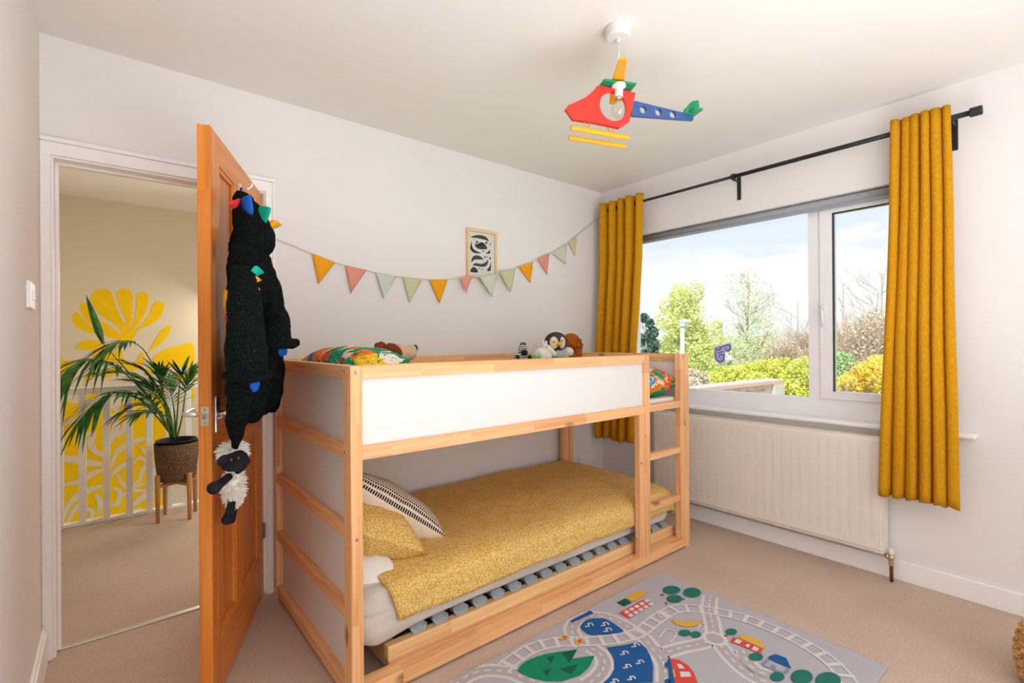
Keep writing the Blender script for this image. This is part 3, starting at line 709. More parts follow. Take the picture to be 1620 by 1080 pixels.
# pale bear with its muzzle pointing down
yb_ = -.50
c = ony(862, 556, yb_); t = thing('plush_polar_bear', (c.x, c.y, 1.08), 'white plush polar bear leaning against the grey penguin', 'soft toy')
def P(u, v, d=0): return ony(u, v, yb_+d)
obj('body', MB().ball(P(859, 563, .02), (.062, .05, .055)), whitep, t, smooth=True)
hd_ = obj('head', MB().loft([(P(u, v), RT*a, Vector((0, .7*a, 0))+UP*a*.5) for u, v, a in [(859.5, 543, .004), (861, 545, .022), (863.5, 549, .034), (867, 554, .038), (871, 558, .034), (874.5, 561, .022), (876.5, 562.5, .004)]], 18), whitep, t, smooth=True)
for u, v in ((858, 541.5), (864, 541.5)): obj('ear', MB().ball(P(u, v, 0), (.008, .008, .011)), whitep, t, smooth=True)
bead('eye', P(865, 548.5, -.030), .0035, hd_)
# mint creature
c = ony(849, 563, -.56); t = thing('plush_frog', (c.x, c.y, 1.08), 'tiny pale green plush with dot eyes beside the polar bear', 'soft toy')
obj('body', MB().ball(ony(849, 563.5, -.56), (.032, .026, .026)), mint, t, smooth=True)
for u, v in ((845.5, 563.5), (851.8, 564.3)): bead('eye', ony(u, v, -.587), .0035, t)
# ginger toy behind
yl = -.30
c = ony(905, 545, yl); t = thing('plush_lion', (c.x, c.y, 1.08), 'ginger shaggy plush lion turned away behind the penguin', 'soft toy')
random.seed(5)
mb = MB().ball(ony(903, 543, yl), (.075, .06, .07)).ball(ony(906, 558, yl), (.07, .06, .075))
for i in range(240):
    a, b = random.uniform(0, 6.28), random.uniform(-.6, 1.2)
    base = ony(903.5, 544 if random.random() < .6 else 557, yl)
    d = Vector((math.cos(a)*math.cos(b), math.sin(a)*math.cos(b), math.sin(b)))
    p = base + Vector((d.x*.072, d.y*.058, d.z*.068)); q = p + d*.012 + Vector((random.uniform(-.01, .01), random.uniform(-.01, .01), -.022))
    mb.tube([p-d*.006, (p+q)/2+d*.004, q], [.006, .005, .001], 4)
obj('fur', mb, ginger, t, smooth=True)
obj('tail', MB().tube(smooth_path([ony(903, 560, yl-.05), ony(908, 564, yl-.1), ony(914, 565, yl-.12)], 4), .014, 10), ginger, t, smooth=True)
for u in (900, 911): obj('ear', MB().ball(ony(u, 532.5, yl), (.012, .01, .012)), ginger, t, smooth=True)
bead('nose', ony(903.5, 531.5, yl-.01), (.009, .008, .005), t)
#@@PART3
# ============================================================ WINDOW WALL
xr_ = 2.452
ra, rb = onx(1003, 322, xr_), onx(1546, 175, xr_)
zr = (ra.z+rb.z)/2
rod = thing('curtain_rod', (xr_, -1.2, zr), 'black metal curtain rod with end cap above the window', 'curtain rod')
yj = onx(1160, 281, xr_).y
obj('thin_tube', MB().tube([(xr_, -.06, zr), (xr_, yj, zr)], .0095, 14), black_metal, rod, smooth=True)
obj('thick_tube', MB().tube([(xr_, yj, zr), (xr_, rb.y+.02, zr)], .0125, 14), black_metal, rod, smooth=True)
obj('collar', MB().tube([(xr_, yj+.012, zr), (xr_, yj-.014, zr)], .018, 16), black_metal, rod, bevel=.003)
for y in (rb.y+.004, -.05): obj('end_cap', MB().tube([(xr_, y+.022, zr), (xr_, y-.022, zr)], .021, 18), black_metal, rod, bevel=.003)
for y in (onx(1169, 290, XW-.005).y, onx(1508, 200, XW-.04).y, -.12):
    obj('bracket', MB().box(XW-.006, XW, y-.012, y+.012, zr-.135, zr+.012).box(xr_-.006, XW-.006, y-.006, y+.006, zr-.024, zr-.012), black_metal, rod, bevel=.002)

def curtain(label, yt, ybm, z0, z1, nf, amp, seed, loc, wide):
    c = thing('curtain', loc, label, 'curtain', 'mustard curtains')
    def f(u, v):
        z = z1 + (z0-z1)*v
        uu = u + .010*math.sin(u*17+seed)*v + .012*math.sin(u*31+seed*2)
        y = yt[0]+(yt[1]-yt[0])*uu; y2 = ybm[0]+(ybm[1]-ybm[0])*uu
        k = v**1.2; y = y + (y2-y)*k
        ph = uu*nf*math.pi
        s = math.sin(ph); s = (abs(s)**.55 if s > 0 else abs(s)**1.6*.9)*(-1 if s > 0 else 1)
        a = amp*(1+.25*math.sin(seed+u*9)) * (1 - .15*v)
        x = xr_ + a*s + .006*noise.noise(Vector((u*14, v*3, seed))) - .010 - .036*min(1, max(0, (v-.25)/.35))
        y += .009*math.cos(ph)*(1 if wide else .6) + .006*noise.noise(Vector((u*9+5, v*2.5, seed)))
        z += .006*math.sin(u*40+seed)*v*v
        return (x, y, z)
    obj('fabric', MB().grid(f, 200, 40), curt_m, c, smooth=True, solid=.003)
    n = nf
    for i in range(n):
        u = (i+.5-.5)/n
        if i == 0: continue
        p = f(u, .035)
        mb = MB(); R_ = .021
        pts = [Vector((xr_, p[1], zr)) + Vector((0.55*R_*math.cos(a), .45*R_*math.cos(a), R_*math.sin(a))) for a in [2*math.pi*q/14 for q in range(15)]]
        obj('eyelet', mb.tube(pts, .0035, 6), black_metal, c, smooth=True)
    return c
zt_c = zr+.055
curtain('mustard curtain gathered in the corner beside the bunk bed', (onx(954, 320, xr_).y, onx(1017, 315, xr_).y), (onx(951, 690, xr_).y+.005, onx(1008, 700, xr_).y), onx(1003, 699, xr_).z, zt_c, 9, .036, 1.0, (xr_, -.15, .5), False)
curtain('mustard curtain hanging over the right end of the window and radiator', (onx(1415, 190, xr_).y, onx(1503, 168, xr_).y), (onx(1398, 782, xr_).y, onx(1520, 795, xr_).y), onx(1460, 790, xr_).z, zt_c, 11, .034, 2.4, (xr_, -2.0, .5), True)

# radiator
xq = 2.432
rt, rbm = onx(1396, 691, xq), onx(1394, 876, xq)
y0 = rt.y; y1 = onx(1034, 700, xq).y; z1 = onx(1240, 674, xq).z; z0 = rbm.z
rad = thing('radiator', (2.48, (y0+y1)/2, z0), 'cream panel radiator with fine vertical flutes under the window', 'radiator')
def rp(u, v):
    y = y1+(y0-y1)*u; z = z0+(z1-z0)*v
    edge = min(u, 1-u)*abs(y1-y0); ez = min((z-z0), (z1-z))
    g = 0
    if edge > .035 and ez > .045:
        q = (y/.049) % 1.0; g = .0030 if .36 < q < .42 or .58 < q < .64 else 0
        g *= min(1, (ez-.045)/.012)
    lip = .006 if ez < .010 or edge < .008 else 0
    return (xq+g+lip, y, z)
nv = [0, .012, .03, .065, .075, .085, .10, .5, .90, .915, .925, .935, .97, .988, 1.0]
obj('front_panel', MB().grid(lambda u, v: rp(u, nv[min(int(round(v*14)), 14)]), 880, 14), rad_m, rad)
for y_ in (y0, y1): obj('side_casing', B(xq+.004, 2.512, y_-.003, y_+.003, z0+.01, z1), rad_m, rad)
obj('back_panel', B(2.500, 2.512, y0, y1, z0, z1-.01), rad_m, rad)
obj('top_grille', B(xq+.003, 2.512, y0, y1, z1-.006, z1+.001), rad_m, rad, bevel=.002)
yv = onx(1411, 880, 2.48).y
vl = obj('valve', MB().tube([(2.47, y0+.004, .125), (2.47, yv+.006, .125)], .010, 12).tube([(2.47, yv+.02, .125), (2.47, yv+.012, .125)], .016, 6).ball((2.47, yv, .125), .016), brass, rad, smooth=True)
obj('valve_cap', MB().lathe([(.003, .17), (.011, .168), (.013, .15), (.013, .138)], (2.47, yv, 0), 16), white_panel, vl, smooth=True)
obj('pipe', MB().tube([(2.47, yv, .0), (2.47, yv, .125)], .0085, 12), copper, rad, smooth=True, label='bare copper pipe tail')
obj('collar_nut', MB().tube([(2.47, yv, .085), (2.47, yv, .112)], .013, 6), brass, rad)
obj('valve', MB().tube([(2.47, y1, .125), (2.47, y1+.03, .125), (2.47, y1+.03, 0)], .009, 10).box(2.458, 2.482, y1+.016, y1+.044, .10, .15), white_panel, rad)
ps = ony(925, 728, YB)
so = thing('wall_socket', (ps.x, YB, ps.z), 'small white wall socket low on the back wall behind the bunk bed', 'socket')
obj('face_plate', B(ps.x-.075, ps.x+.075, YB-.010, YB, ps.z-.043, ps.z+.043), upvc, so, bevel=.004)
for q in (-.035, .035): obj('switch', B(ps.x+q-.008, ps.x+q+.008, YB-.0135, YB-.009, ps.z+.014, ps.z+.03), upvc, so)
a_, b_ = onx(39, 465, XL), onx(52, 465, XL)
sw = thing('light_switch', (XL, (a_.y+b_.y)/2, 1.41), 'white light switch on the bare wall left of the doorway', 'light switch')
ys = -.33
obj('face_plate', B(XL, XL+.010, ys-.075, ys+.075, 1.362, 1.452), upvc, sw, bevel=.004)
obj('rocker', MB().add([(XL+.010, ys-.014, 1.39), (XL+.010, ys+.014, 1.39), (XL+.010, ys+.014, 1.425), (XL+.010, ys-.014, 1.425), (XL+.017, ys-.012, 1.393), (XL+.017, ys+.012, 1.393), (XL+.012, ys+.012, 1.423), (XL+.012, ys-.012, 1.423)],
    [(4, 5, 6, 7), (0, 1, 5, 4), (1, 2, 6, 5), (2, 3, 7, 6), (3, 0, 4, 7)]), upvc, sw)

# ============================================================ BACK WALL
# bunting
fcol = {'y': srgb('#f5a623'), 'p': srgb('#e49a88'), 'm': srgb('#cfd5c8'), 's': srgb('#cdcba6')}
fm = {k_: plain('flag_cotton_'+k_, c_, .9, .1, var=.03, scale=40, bump=.15, bscale=500) for k_, c_ in fcol.items()}
def cb(x, y): return (420+x/3, 330+y/3)
flags = [('y', (222,213),(330,256),(252,355)), ('p', (378,270),(478,292),(407,400)), ('m', (522,303),(622,322),(560,425)), ('s', (652,325),(742,335),(683,445)), ('y', (777,337),(863,337),(826,447)),
 ('p', (912,330),(970,322),(945,402)), ('m', (1003,325),(1090,312),(1065,418)), ('s', (1100,300),(1175,288),(1152,395)), ('y', (1200,275),(1268,253),(1257,350)), ('p', (1288,238),(1345,213),(1337,312)), ('m', (1358,210),(1428,168),(1422,262)), ('s', (1437,160),(1475,130),(1468,222))]
yfl = YB-.012
bt = thing('bunting', (1.25, yfl, 1.8), 'string of pennant flags in yellow, pink and pale green looping along the back wall', 'bunting')
sp_ = [cb(42, 140), cb(130, 175)]
for f_ in flags: sp_ += [cb(*f_[1]), cb(*f_[2])]
sp_.append(cb(1592, 33))
pts = [ony(u, v, yfl) for u, v in sp_]
# keep it clear of the picture frame
for p in pts:
    if 1.10 < p.x < 1.50: p.y -= .022
obj('string', MB().tube(pts, .0032, 6), plain('tape_string', '#d8d0c2', .9, .1), bt)
nm = {'y': 'yellow', 'p': 'dusty pink', 'm': 'pale mint', 's': 'sage'}
for k_, a, b, c in flags:
    A, B_, C_ = (ony(*cb(*q), yfl) for q in (a, b, c))
    if 1.10 < A.x < 1.50: 
        for q in (A, B_, C_): q.y -= .022
    def ff(u, v, A=A, B_=B_, C_=C_):
        p = A.lerp(B_, u).lerp(C_, v*.999); p.y += .006*math.sin(u*5+A.x*9)*(v) - .003
        return p
    obj('flag', MB().grid(ff, 6, 8), fm[k_], bt, smooth=True, solid=.002, label=nm[k_]+' cotton flag')
# framed print
x0, x1, z0_, z1_ = 1.177, 1.422, 1.667, 1.988
pf = thing('picture_frame', (1.3, YB, 1.83), 'small pale wood frame with a black and white animal print', 'picture')
w_ = .017
obj('frame_side', B(x0, x0+w_, YB-.022, YB-.001, z0_, z1_), frame_wood, pf, bevel=.001)
obj('frame_side', B(x1-w_, x1, YB-.022, YB-.001, z0_, z1_), frame_wood, pf, bevel=.001)
obj('frame_side', B(x0+w_, x1-w_, YB-.022, YB-.001, z0_, z0_+w_), frame_wood, pf, bevel=.001)
obj('frame_side', B(x0+w_, x1-w_, YB-.022, YB-.001, z1_-w_, z1_), frame_wood, pf, bevel=.001)
pr = obj('print', B(x0+w_, x1-w_, YB-.010, YB-.002, z0_+w_, z1_-w_), plain('print_paper', '#ece7dd', .8, .2, var=.01), pf)
ink = plain('print_ink', '#33302f', .7, .2)
inks = [[(265,270),(340,240),(430,235),(510,255),(560,300),(572,345),(520,318),(430,298),(350,282)], [(330,370),(370,395),(440,355),(500,380),(550,470),(420,475),(360,440)],
 [(285,330),(262,420),(270,490),(330,540),(450,545),(350,500),(300,450),(287,390)], [(590,480),(600,540),(560,555),(525,540),(570,520)], [(285,700),(285,640),(320,590),(390,580),(450,610),(485,650),(420,652),(330,655)],
 [(305,745),(350,712),(450,725),(520,700),(565,650),(560,720),(520,770),(440,775),(360,760)], [(262,860),(290,790),(320,780),(360,800),(388,870)], [(545,840),(590,770),(612,690),(607,840)]]
for c_ in ((375,355,20),(535,368,16),(600,390,12),(480,510,12),(515,610,14),(600,630,16),(552,605,9),(412,805,10),(462,820,9),(318,318,7),(492,675,8)):
    inks.append([(c_[0]+c_[2]*math.cos(a), c_[1]+c_[2]*1.2*math.sin(a)) for a in [i*math.pi/4 for i in range(8)]])
for i_, pl in enumerate(inks):
    q = [ony(720+x/10.8, 350+y/10.8, YB-.011) for x, y in pl]; q = smooth_path(q, 3, True)
    obj('ink_shape', MB().prism([(p.x, p.z) for p in q], lambda a, b, t_: (a, YB-.0100-t_, b), 0, .0006), ink, pr)
obj('glass', B(x0+w_, x1-w_, YB-.0155, YB-.014, z0_+w_, z1_-w_), pane_m, pf)

# ============================================================ RUG
rx0, rx1, ry0, ry1 = .305, 1.64, -2.088, -1.094
rug_m = MT('rug_grey', .95, .08); o_ = rug_m.mapped(); n_ = rug_m.noise(o_, 300, 2, .7)
rug_m.color(rug_m.ramp(n_, [(.3, srgb('#a9a7b0')), (.7, srgb('#c3c0c7'))])); rug_m.bump(n_, .4, .002); rug_m = rug_m.m
def rugcol(n, h):
    m = MT('rug_'+n, .95, .08); c = srgb(h); f = m.noise(m.mapped(), 300, 2, .7)
    m.color(m.ramp(f, [(.3, tuple(x*.86 for x in c[:3])+(1,)), (.7, c)])); return m.m
rc = {k_: rugcol(k_, h_) for k_, h_ in dict(road='#bab4b8', line='#dfd9d8', blue='#2a5f9e', green='#1f8d66', dkgreen='#1f6152', pine='#31786a', red='#dd5348', yellow='#e9b343', white='#dedbdb', house='#8f97ad').items()}
rug = thing('rug', (1.0, -1.6, 0), 'grey play rug printed with roads, railway, pond and houses on the carpet', 'rug')
rugb = obj('pile', B(rx0, rx1, ry0, ry1, .001, .010), rug_m, rug, bevel=.003)
def c4(x, y): return onz(700+x/4.5, 920+y/4.5, .0105)
def c5(x, y): return onz(1000+x/3.857, 900+y/3.857, .0105)
LVL = [0]
def rprint(name, polys, mat, lv):
    if len(polys) > 1 and name in ('printed_tree', 'printed_house', 'printed_roof', 'printed_trunk', 'printed_sign', 'printed_sign_mark', 'printed_roundabout'):
        for q in polys: rprint(name, [q], mat, lv)
        return
    mb = MB()
    for q in polys:
        q = [(min(max(p.x, rx0+.004), rx1-.004), min(max(p.y, ry0+.004), ry1-.004)) for p in q]
        LVL[0] = (LVL[0]+1) % 2
        z = .0101+lv*.0005+LVL[0]*.00012
        mb.add([(a, b, z) for a, b in q], [tuple(range(len(q)))])
    o = obj(name, mb, mat, rug)
    return o
def rstroke(pts, w, dash=None, off=0):
    P = smooth_path(pts, 8); quads = []
    ac = 0; out = []
    for i in range(len(P)-1):
        d = P[i+1]-P[i]; l = d.length
        if l < 1e-6: continue
        d0 = (P[i+1]-P[max(i-1, 0)]).normalized(); d1 = (P[min(i+2, len(P)-1)]-P[i]).normalized()
        n0, n1 = Vector((-d0.y, d0.x, 0)), Vector((-d1.y, d1.x, 0)); ac += l
        if dash and (ac % (2*dash)) > dash: continue
        out.append([P[i]+n0*(off+w/2), P[i]+n0*(off-w/2), P[i+1]+n1*(off-w/2), P[i+1]+n1*(off+w/2)])
    return out
def ties(pts, gap, half, w):
    P = smooth_path(pts, 10); out = []; ac = 0; nx_ = gap/2
    for i in range(len(P)-1):
        d = P[i+1]-P[i]; l = d.length
        while l > 0 and ac+l > nx_:
            p = P[i]+d*((nx_-ac)/l); t_ = d.normalized(); n = Vector((-t_.y, t_.x, 0))
            out.append([p+n*half+t_*w/2, p-n*half+t_*w/2, p-n*half-t_*w/2, p+n*half-t_*w/2]); nx_ += gap
        ac += l
    return out
roads = [[c4(*q) for q in [(1000,455),(925,365),(930,310),(975,265),(1060,245),(1160,250),(1260,290),(1340,335),(1430,395),(1500,480),(1575,580),(1590,720)]],
 [c4(*q) for q in [(1060,470),(1130,520),(1155,590),(1110,670),(1030,730)]],
 [c4(*q) for q in [(90,730),(200,660),(330,630),(480,645),(600,690),(760,735)]],
 [c5(*q) for q in [(505,425),(490,330),(470,240),(478,165)]], [c5(*q) for q in [(505,425),(420,455),(300,480),(190,515)]],
 [c5(*q) for q in [(505,425),(560,490),(640,580),(740,655),(850,700)]], [c5(*q) for q in [(680,500),(700,560),(760,620),(850,650)]]]
for r_ in roads: rprint('printed_road_edge', rstroke(r_, .074), rc['line'], 1)
for r_ in roads: rprint('printed_road', rstroke(r_, .046), rc['road'], 2)
for r_ in roads: rprint('printed_dashes', rstroke(r_, .008, .022), rc['line'], 3)['kind'] = 'stuff'
ctr = c5(505, 425)
rprint('printed_roundabout', [[ctr+Vector((.05*math.cos(a), .05*math.sin(a), 0)) for a in [i*.3142 for i in range(20)]]], rc['line'], 4)
rprint('printed_roundabout', [[ctr+Vector((.034*math.cos(a), .034*math.sin(a), 0)) for a in [i*.3142 for i in range(20)]]], rc['road'], 5)
rail = [c4(*q) for q in [(430,620),(520,545),(640,475),(790,435),(930,425),(1050,425),(1180,415),(1300,395),(1410,355),(1500,285),(1590,225)]] + [c5(*q) for q in [(190,278),(270,243),(350,240),(440,248),(560,268),(700,305),(860,365),(1000,430),(1130,505),(1240,590),(1330,700)]]
rprint('printed_rail', rstroke(rail, .010, off=.028), rc['line'], 4); rprint('printed_rail', rstroke(rail, .010, off=-.028), rc['line'], 4)
for q in ties(rail, .062, .036, .017): rprint('printed_sleeper', [q], rc['line'], 4.6)
sm = lambda pts: smooth_path(pts, 4, True)
rprint('printed_pond', [sm([c4(*q) for q in [(980,325),(1010,285),(1060,265),(1150,265),(1220,300),(1290,355),(1200,375),(1060,380),(1010,355)]])], rc['blue'], 5)
rprint('printed_sea', [[c4(*q) for q in [(1170,470),(1280,455),(1400,432),(1450,475),(1480,530),(1500,600),(1497,720),(1130,735),(1190,680),(1222,625),(1222,570),(1205,520)]]], rc['blue'], 5)
rprint('printed_river', [[c4(*q) for q in [(905,283),(1050,207),(1078,225),(925,294)]]], rc['blue'], 5)
wav_ = []
for x, y in [(1040,310),(1150,305),(1170,345),(1370,455),(1290,510),(1400,575),(1310,605),(1340,690),(1220,710)]:
    rprint('printed_wave', rstroke([c4(x-25, y+12), c4(x+5, y+8), c4(x-5, y-8), c4(x+20, y-12), c4(x+35, y+5)], .006), rc['white'], 6)
rprint('printed_mountain', [[c4(*q) for q in [(527,635),(560,595),(600,565),(660,540),(720,520),(840,500),(960,483),(925,550),(1085,527),(1045,610),(980,670),(850,710),(740,712),(640,690),(570,662)]]], rc['green'], 5)
rprint('printed_crag', [[c4(*q) for q in t_] for t_ in ([(740,540),(800,530),(770,590)], [(850,510),(955,486),(905,580)], [(830,625),(965,590),(920,665)], [(715,640),(780,620),(745,680)], [(1020,600),(1080,530),(1000,620)])], rc['dkgreen'], 6)
trees_ = []
for x, y, a, b in ((240,130,55,26),(365,145,55,30),(258,183,48,24),(605,385,36,20),(320,392,38,20),(388,402,32,20),(755,538,45,25),(885,660,45,28),(1035,662,68,46),(1195,685,80,54)):
    trees_.append([c5(x+a*math.cos(w), y+b*math.sin(w)) for w in [i*.3142 for i in range(20)]])
rprint('printed_tree', trees_, rc['pine'], 6)
rprint('printed_trunk', [[c5(*q) for q in t_] for t_ in ([(168,160),(195,152),(190,168)], [(192,210),(215,203),(212,218)], [(300,185),(322,178),(318,190)], [(555,408),(585,400),(580,416)])], plain('rug_trunk', '#8b5a48', .95, .1), 6)
rprint('printed_house', [[c4(*q) for q in [(1255,225),(1430,130),(1478,138),(1490,165),(1330,265)]], [c5(*q) for q in [(597,445),(620,415),(800,490),(778,518)]]], rc['red'], 5)
win = []
for i in range(5):
    for j in range(2):
        u0, v0 = 1290+i*36+j*28, 218-i*20+j*22
        win.append([c4(u0, v0), c4(u0+26, v0-14), c4(u0+46, v0+2), c4(u0+20, v0+16)])
win += [[c5(*q) for q in t_] for t_ in ([(622,447),(640,428),(672,442),(655,460)], [(690,470),(705,458),(722,466),(708,482)], [(728,492),(745,472),(776,486),(760,506)])]
rprint('printed_window', win, rc['white'], 6)
rprint('printed_roof', [[c4(*q) for q in [(1300,122),(1380,70),(1440,72),(1455,85),(1370,142)]], [c5(*q) for q in [(640,415),(660,406),(700,406),(760,430),(800,460),(812,480),(800,490)]], [c5(*q) for q in [(238,310),(300,322),(370,320),(430,320),(405,345),(335,356),(270,342)]]], rc['yellow'], 6)
rprint('printed_shop', [[c4(*q) for q in [(1240,150),(1300,120),(1350,150),(1290,178)]]], rc['dkgreen'], 5)
rprint('printed_house', [[c5(*q) for q in [(825,545),(850,528),(880,522),(940,545),(972,610),(890,577)]]], rc['blue'], 6)
rprint('printed_house', rstroke([c5(830,555), c5(805,590), c5(920,632), c5(955,605)], .012)+[[c5(*q) for q in t_] for t_ in ([(852,580),(845,600),(872,610),(880,592)],)], rc['house'], 5)
rprint('printed_car', [[c5(*q) for q in [(228,545),(290,558),(345,592),(378,635),(402,700),(262,700),(240,600)]]], rc['red'], 5)
rprint('printed_car_side', [[c5(*q) for q in [(216,550),(234,552),(262,700),(226,700)]]]+[[c5(215+18*math.cos(w), y_+18*math.sin(w)) for w in [i*.6283 for i in range(10)]] for y_ in (588, 690)], rc['blue'], 6)
rprint('printed_car_window', [[c5(*q) for q in t_] for t_ in ([(272,580),(300,584),(322,612),(285,608)], [(290,628),(350,630),(362,660),(298,662)])], rc['white'], 6)
rprint('printed_sign', [[c4(*q) for q in t_] for t_ in ([(830,405),(890,385),(905,400),(845,418)], [(940,430),(985,402),(1000,430),(965,462)], [])[:2]]+[[c5(*q) for q in [(242,625),(258,612),(264,660),(252,668)]]], rc['yellow'], 6)
rprint('printed_sign_mark', [[c4(*q) for q in t_] for t_ in ([(850,395),(880,388),(885,402),(862,406)], [(962,425),(985,410),(992,432),(970,442)])], rc['red'], 7)
rprint('printed_playground', rstroke([c5(165,420), c5(215,370), c5(270,395), c5(235,450)], .006)+rstroke([c5(400,365), c5(425,335), c5(455,345), c5(430,375)], .006), rc['white'], 6)

# ---- seagrass basket at the edge of the room
bk = onz(1603, 1065, 0); 
bd = (Vector((bk.x, bk.y, 0))-Vector((CAM.x, CAM.y, 0))).normalized(); bs = Vector((bd.y, -bd.x, 0))
bc_ = Vector((bk.x, bk.y, 0)) + bs*.185 - bd*.02
sg = MT('seagrass', .9, .1); o_ = sg.mapped((1, 1, 1)); n_ = sg.noise(o_, 55, 3, .7)
sg.color(sg.ramp(n_, [(.3, srgb('#8a6236')), (.5, srgb('#d0a368')), (.7, srgb('#eed2a0'))])); sg.bump(n_, .5, .004); sg = sg.m
ba = thing('woven_basket', tuple(bc_), 'tan woven seagrass basket standing on the carpet under the window wall', 'basket')
hz = onz(1612, 990, .0); hb = .20
def bas(u, v):
    a = 2*math.pi*u; row = v*11; r = .150 + .02*math.sin(math.pi*v) + .010*math.sin(row*2*math.pi)*(1) + .007*math.sin(a*26+int(row)*math.pi)
    return (bc_.x+r*math.cos(a), bc_.y+r*math.sin(a), .004+hb*v)
obj('wall', MB().grid(bas, 150, 66), sg, ba, smooth=True, solid=.008)
obj('base', MB().lathe([(.001, .003), (.150, .003), (.150, .014), (.001, .014)], tuple(bc_), 32), sg, ba)
rim = [(bc_.x+.152*math.cos(a), bc_.y+.152*math.sin(a), hb+.006+.004*math.sin(a*22)) for a in [i*2*math.pi/90 for i in range(91)]]
obj('rim', MB().tube(rim, .013, 8), sg, ba, smooth=True)

# ============================================================ HELICOPTER LIGHT
rose = Vector((.924, -1.408, HC))
he = thing('ceiling_light', tuple(rose), 'toy helicopter pendant light in red, blue and yellow hanging from a white ceiling rose', 'ceiling light')
obj('ceiling_rose', MB().lathe([(.001, -.044), (.044, -.044), (.048, -.038), (.048, 0)], tuple(rose), 36), white_panel, he, smooth=False, bevel=.003)
obj('cord', MB().tube([rose+Vector((0, 0, -.04)), rose+Vector((.002, 0, -.25))], .004, 10).lathe([(.004, -.058), (.009, -.052), (.009, -.044)], tuple(rose), 12), white_panel, he, smooth=True)
AX = Vector((.90, -.436, 0)).normalized(); AY = Vector((-AX.y, AX.x, 0))      # nose-to-tail, and away from the camera
def hpl(u, v, off=0):
    d = ray(u, v); q = rose+AY*off; t_ = (q-CAM).dot(AY)/d.dot(AY); p = CAM+d*t_
    return ((p-rose).dot(AX), p.z-HC)
def hfr(a, b, t_): return rose + AX*a + AY*t_ + Vector((0, 0, b))
def ch(x, y): return (860+x/4.5, 20+y/4.5)
def hp2(pts, off=0): return [hpl(*ch(x, y), off) for x, y in pts]
outer = hp2([(152,690),(170,665),(230,640),(290,612),(340,570),(375,530),(405,527),(450,540),(560,560),(648,578),(625,680),(603,785),(535,825),(370,790),(205,765)])
wc = hp2([(490,672)])[0]; wr = (hp2([(583,672)])[0][0]-hp2([(392,672)])[0][0])/2; wh = (hp2([(490,560)])[0][1]-hp2([(490,770)])[0][1])/2
# plate with an oval window: bridge outline and hole with a ring of quads
def ringplate(mb, outline, c, rx, ry, n, t0, t1):
    def hit(a):
        dx, dy = math.cos(a), math.sin(a); best = None
        for i in range(len(outline)):
            (x1, y1), (x2, y2) = outline[i], outline[(i+1) % len(outline)]
            ex, ey = x2-x1, y2-y1; den = dx*ey-dy*ex
            if abs(den) < 1e-9: continue
            tt = ((x1-c[0])*ey-(y1-c[1])*ex)/den; ss = ((x1-c[0])*dy-(y1-c[1])*dx)/den
            if tt > 0 and -1e-6 <= ss <= 1+1e-6 and (best is None or tt < best): best = tt
        return (c[0]+dx*best, c[1]+dy*best)
    angs = sorted([2*math.pi*i/n for i in range(n)] + [math.atan2(y-c[1], x-c[0]) % (2*math.pi) for x, y in outline])
    O = [hit(a) for a in angs]; I = [(c[0]+rx*math.cos(a), c[1]+ry*math.sin(a)) for a in angs]; m = len(angs)
    vs = [hfr(*p, t0) for p in O]+[hfr(*p, t0) for p in I]+[hfr(*p, t1) for p in O]+[hfr(*p, t1) for p in I]; fs = []
    for i in range(m):
        j = (i+1) % m
        fs += [(i, j, m+j, m+i), (2*m+j, 2*m+i, 3*m+i, 3*m+j), (j, i, 2*m+i, 2*m+j), (m+i, m+j, 3*m+j, 3*m+i)]
    return mb.add(vs, fs)
obj('cabin', ringplate(MB(), outer, wc, wr, wh, 48, -.009, .009), lacq['red'], he)
roof = hp2([(405,527),(450,518),(520,515),(600,545),(632,570),(610,600),(560,600),(520,590),(440,575)])
zroof = hp2([(520,530)])[0][1]
sx = [hp2([(p, 540)])[0][0] for p in (405, 632)]
obj('roof', MB().prism([(sx[0], -.035), (sx[1], -.035), (sx[1]+.004, .035), (sx[0], .035)], lambda a, b, t_: hfr(a, zroof+t_, b), .0, .008), lacq['green'], he, bevel=.002)
hub = hp2([(525,530)])[0][0]
hc3 = hfr(hub, zroof, 0); tip3 = onz(*ch(566, 335), HC+zroof+.012); bdir = tip3-hc3; bdir.z = 0; bln = bdir.length; bdir.normalize(); bsd = Vector((-bdir.y, bdir.x, 0))
def blade(mb, sgn, ln):
    return mb.prism([(-.026, 0), (.026, 0), (.013, bln), (-.013, bln)], lambda a, b, t_: hc3 + bsd*a + bdir*b*sgn + Vector((0, 0, .012+t_)), 0, .010)
# blade reaching towards the viewer tapers to its tip, its twin points away
bt_ = hpl(*ch(568, 335), 0)
obj('rotor_blade', blade(MB(), -1, .36), lacq['yellow'], he, bevel=.002)
obj('rotor_blade', blade(MB(), 1, .36), lacq['yellow'], he, bevel=.002)
lh = obj('lamp_holder', MB().lathe([(.001, .006), (.026, .004), (.028, -.006), (.016, -.014), (.0155, -.045), (.001, -.045)], tuple(hfr(hub-.002, zroof-.002, -.016)), 24), white_panel, he, smooth=True, bevel=.001)
bp = hfr(hub-.004, zroof-.045, -.016)
obj('bulb', MB().lathe([(.001, -.085), (.012, -.082), (.024, -.070), (.029, -.055), (.027, -.040), (.018, -.022), (.013, -.012), (.013, 0)], tuple(bp), 24), bulb_m, lh, smooth=True)
obj('bulb_cap', MB().lathe([(.0125, -.012), (.0128, .003), (.001, .003)], tuple(bp), 18), brass, lh, smooth=True)
obj('filament', MB().tube([bp+Vector((-.006, 0, -.012)), bp+Vector((-.008, 0, -.045)), bp+Vector((0, 0, -.055)), bp+Vector((.008, 0, -.045)), bp+Vector((.006, 0, -.012))], .0012, 6), brass, lh)
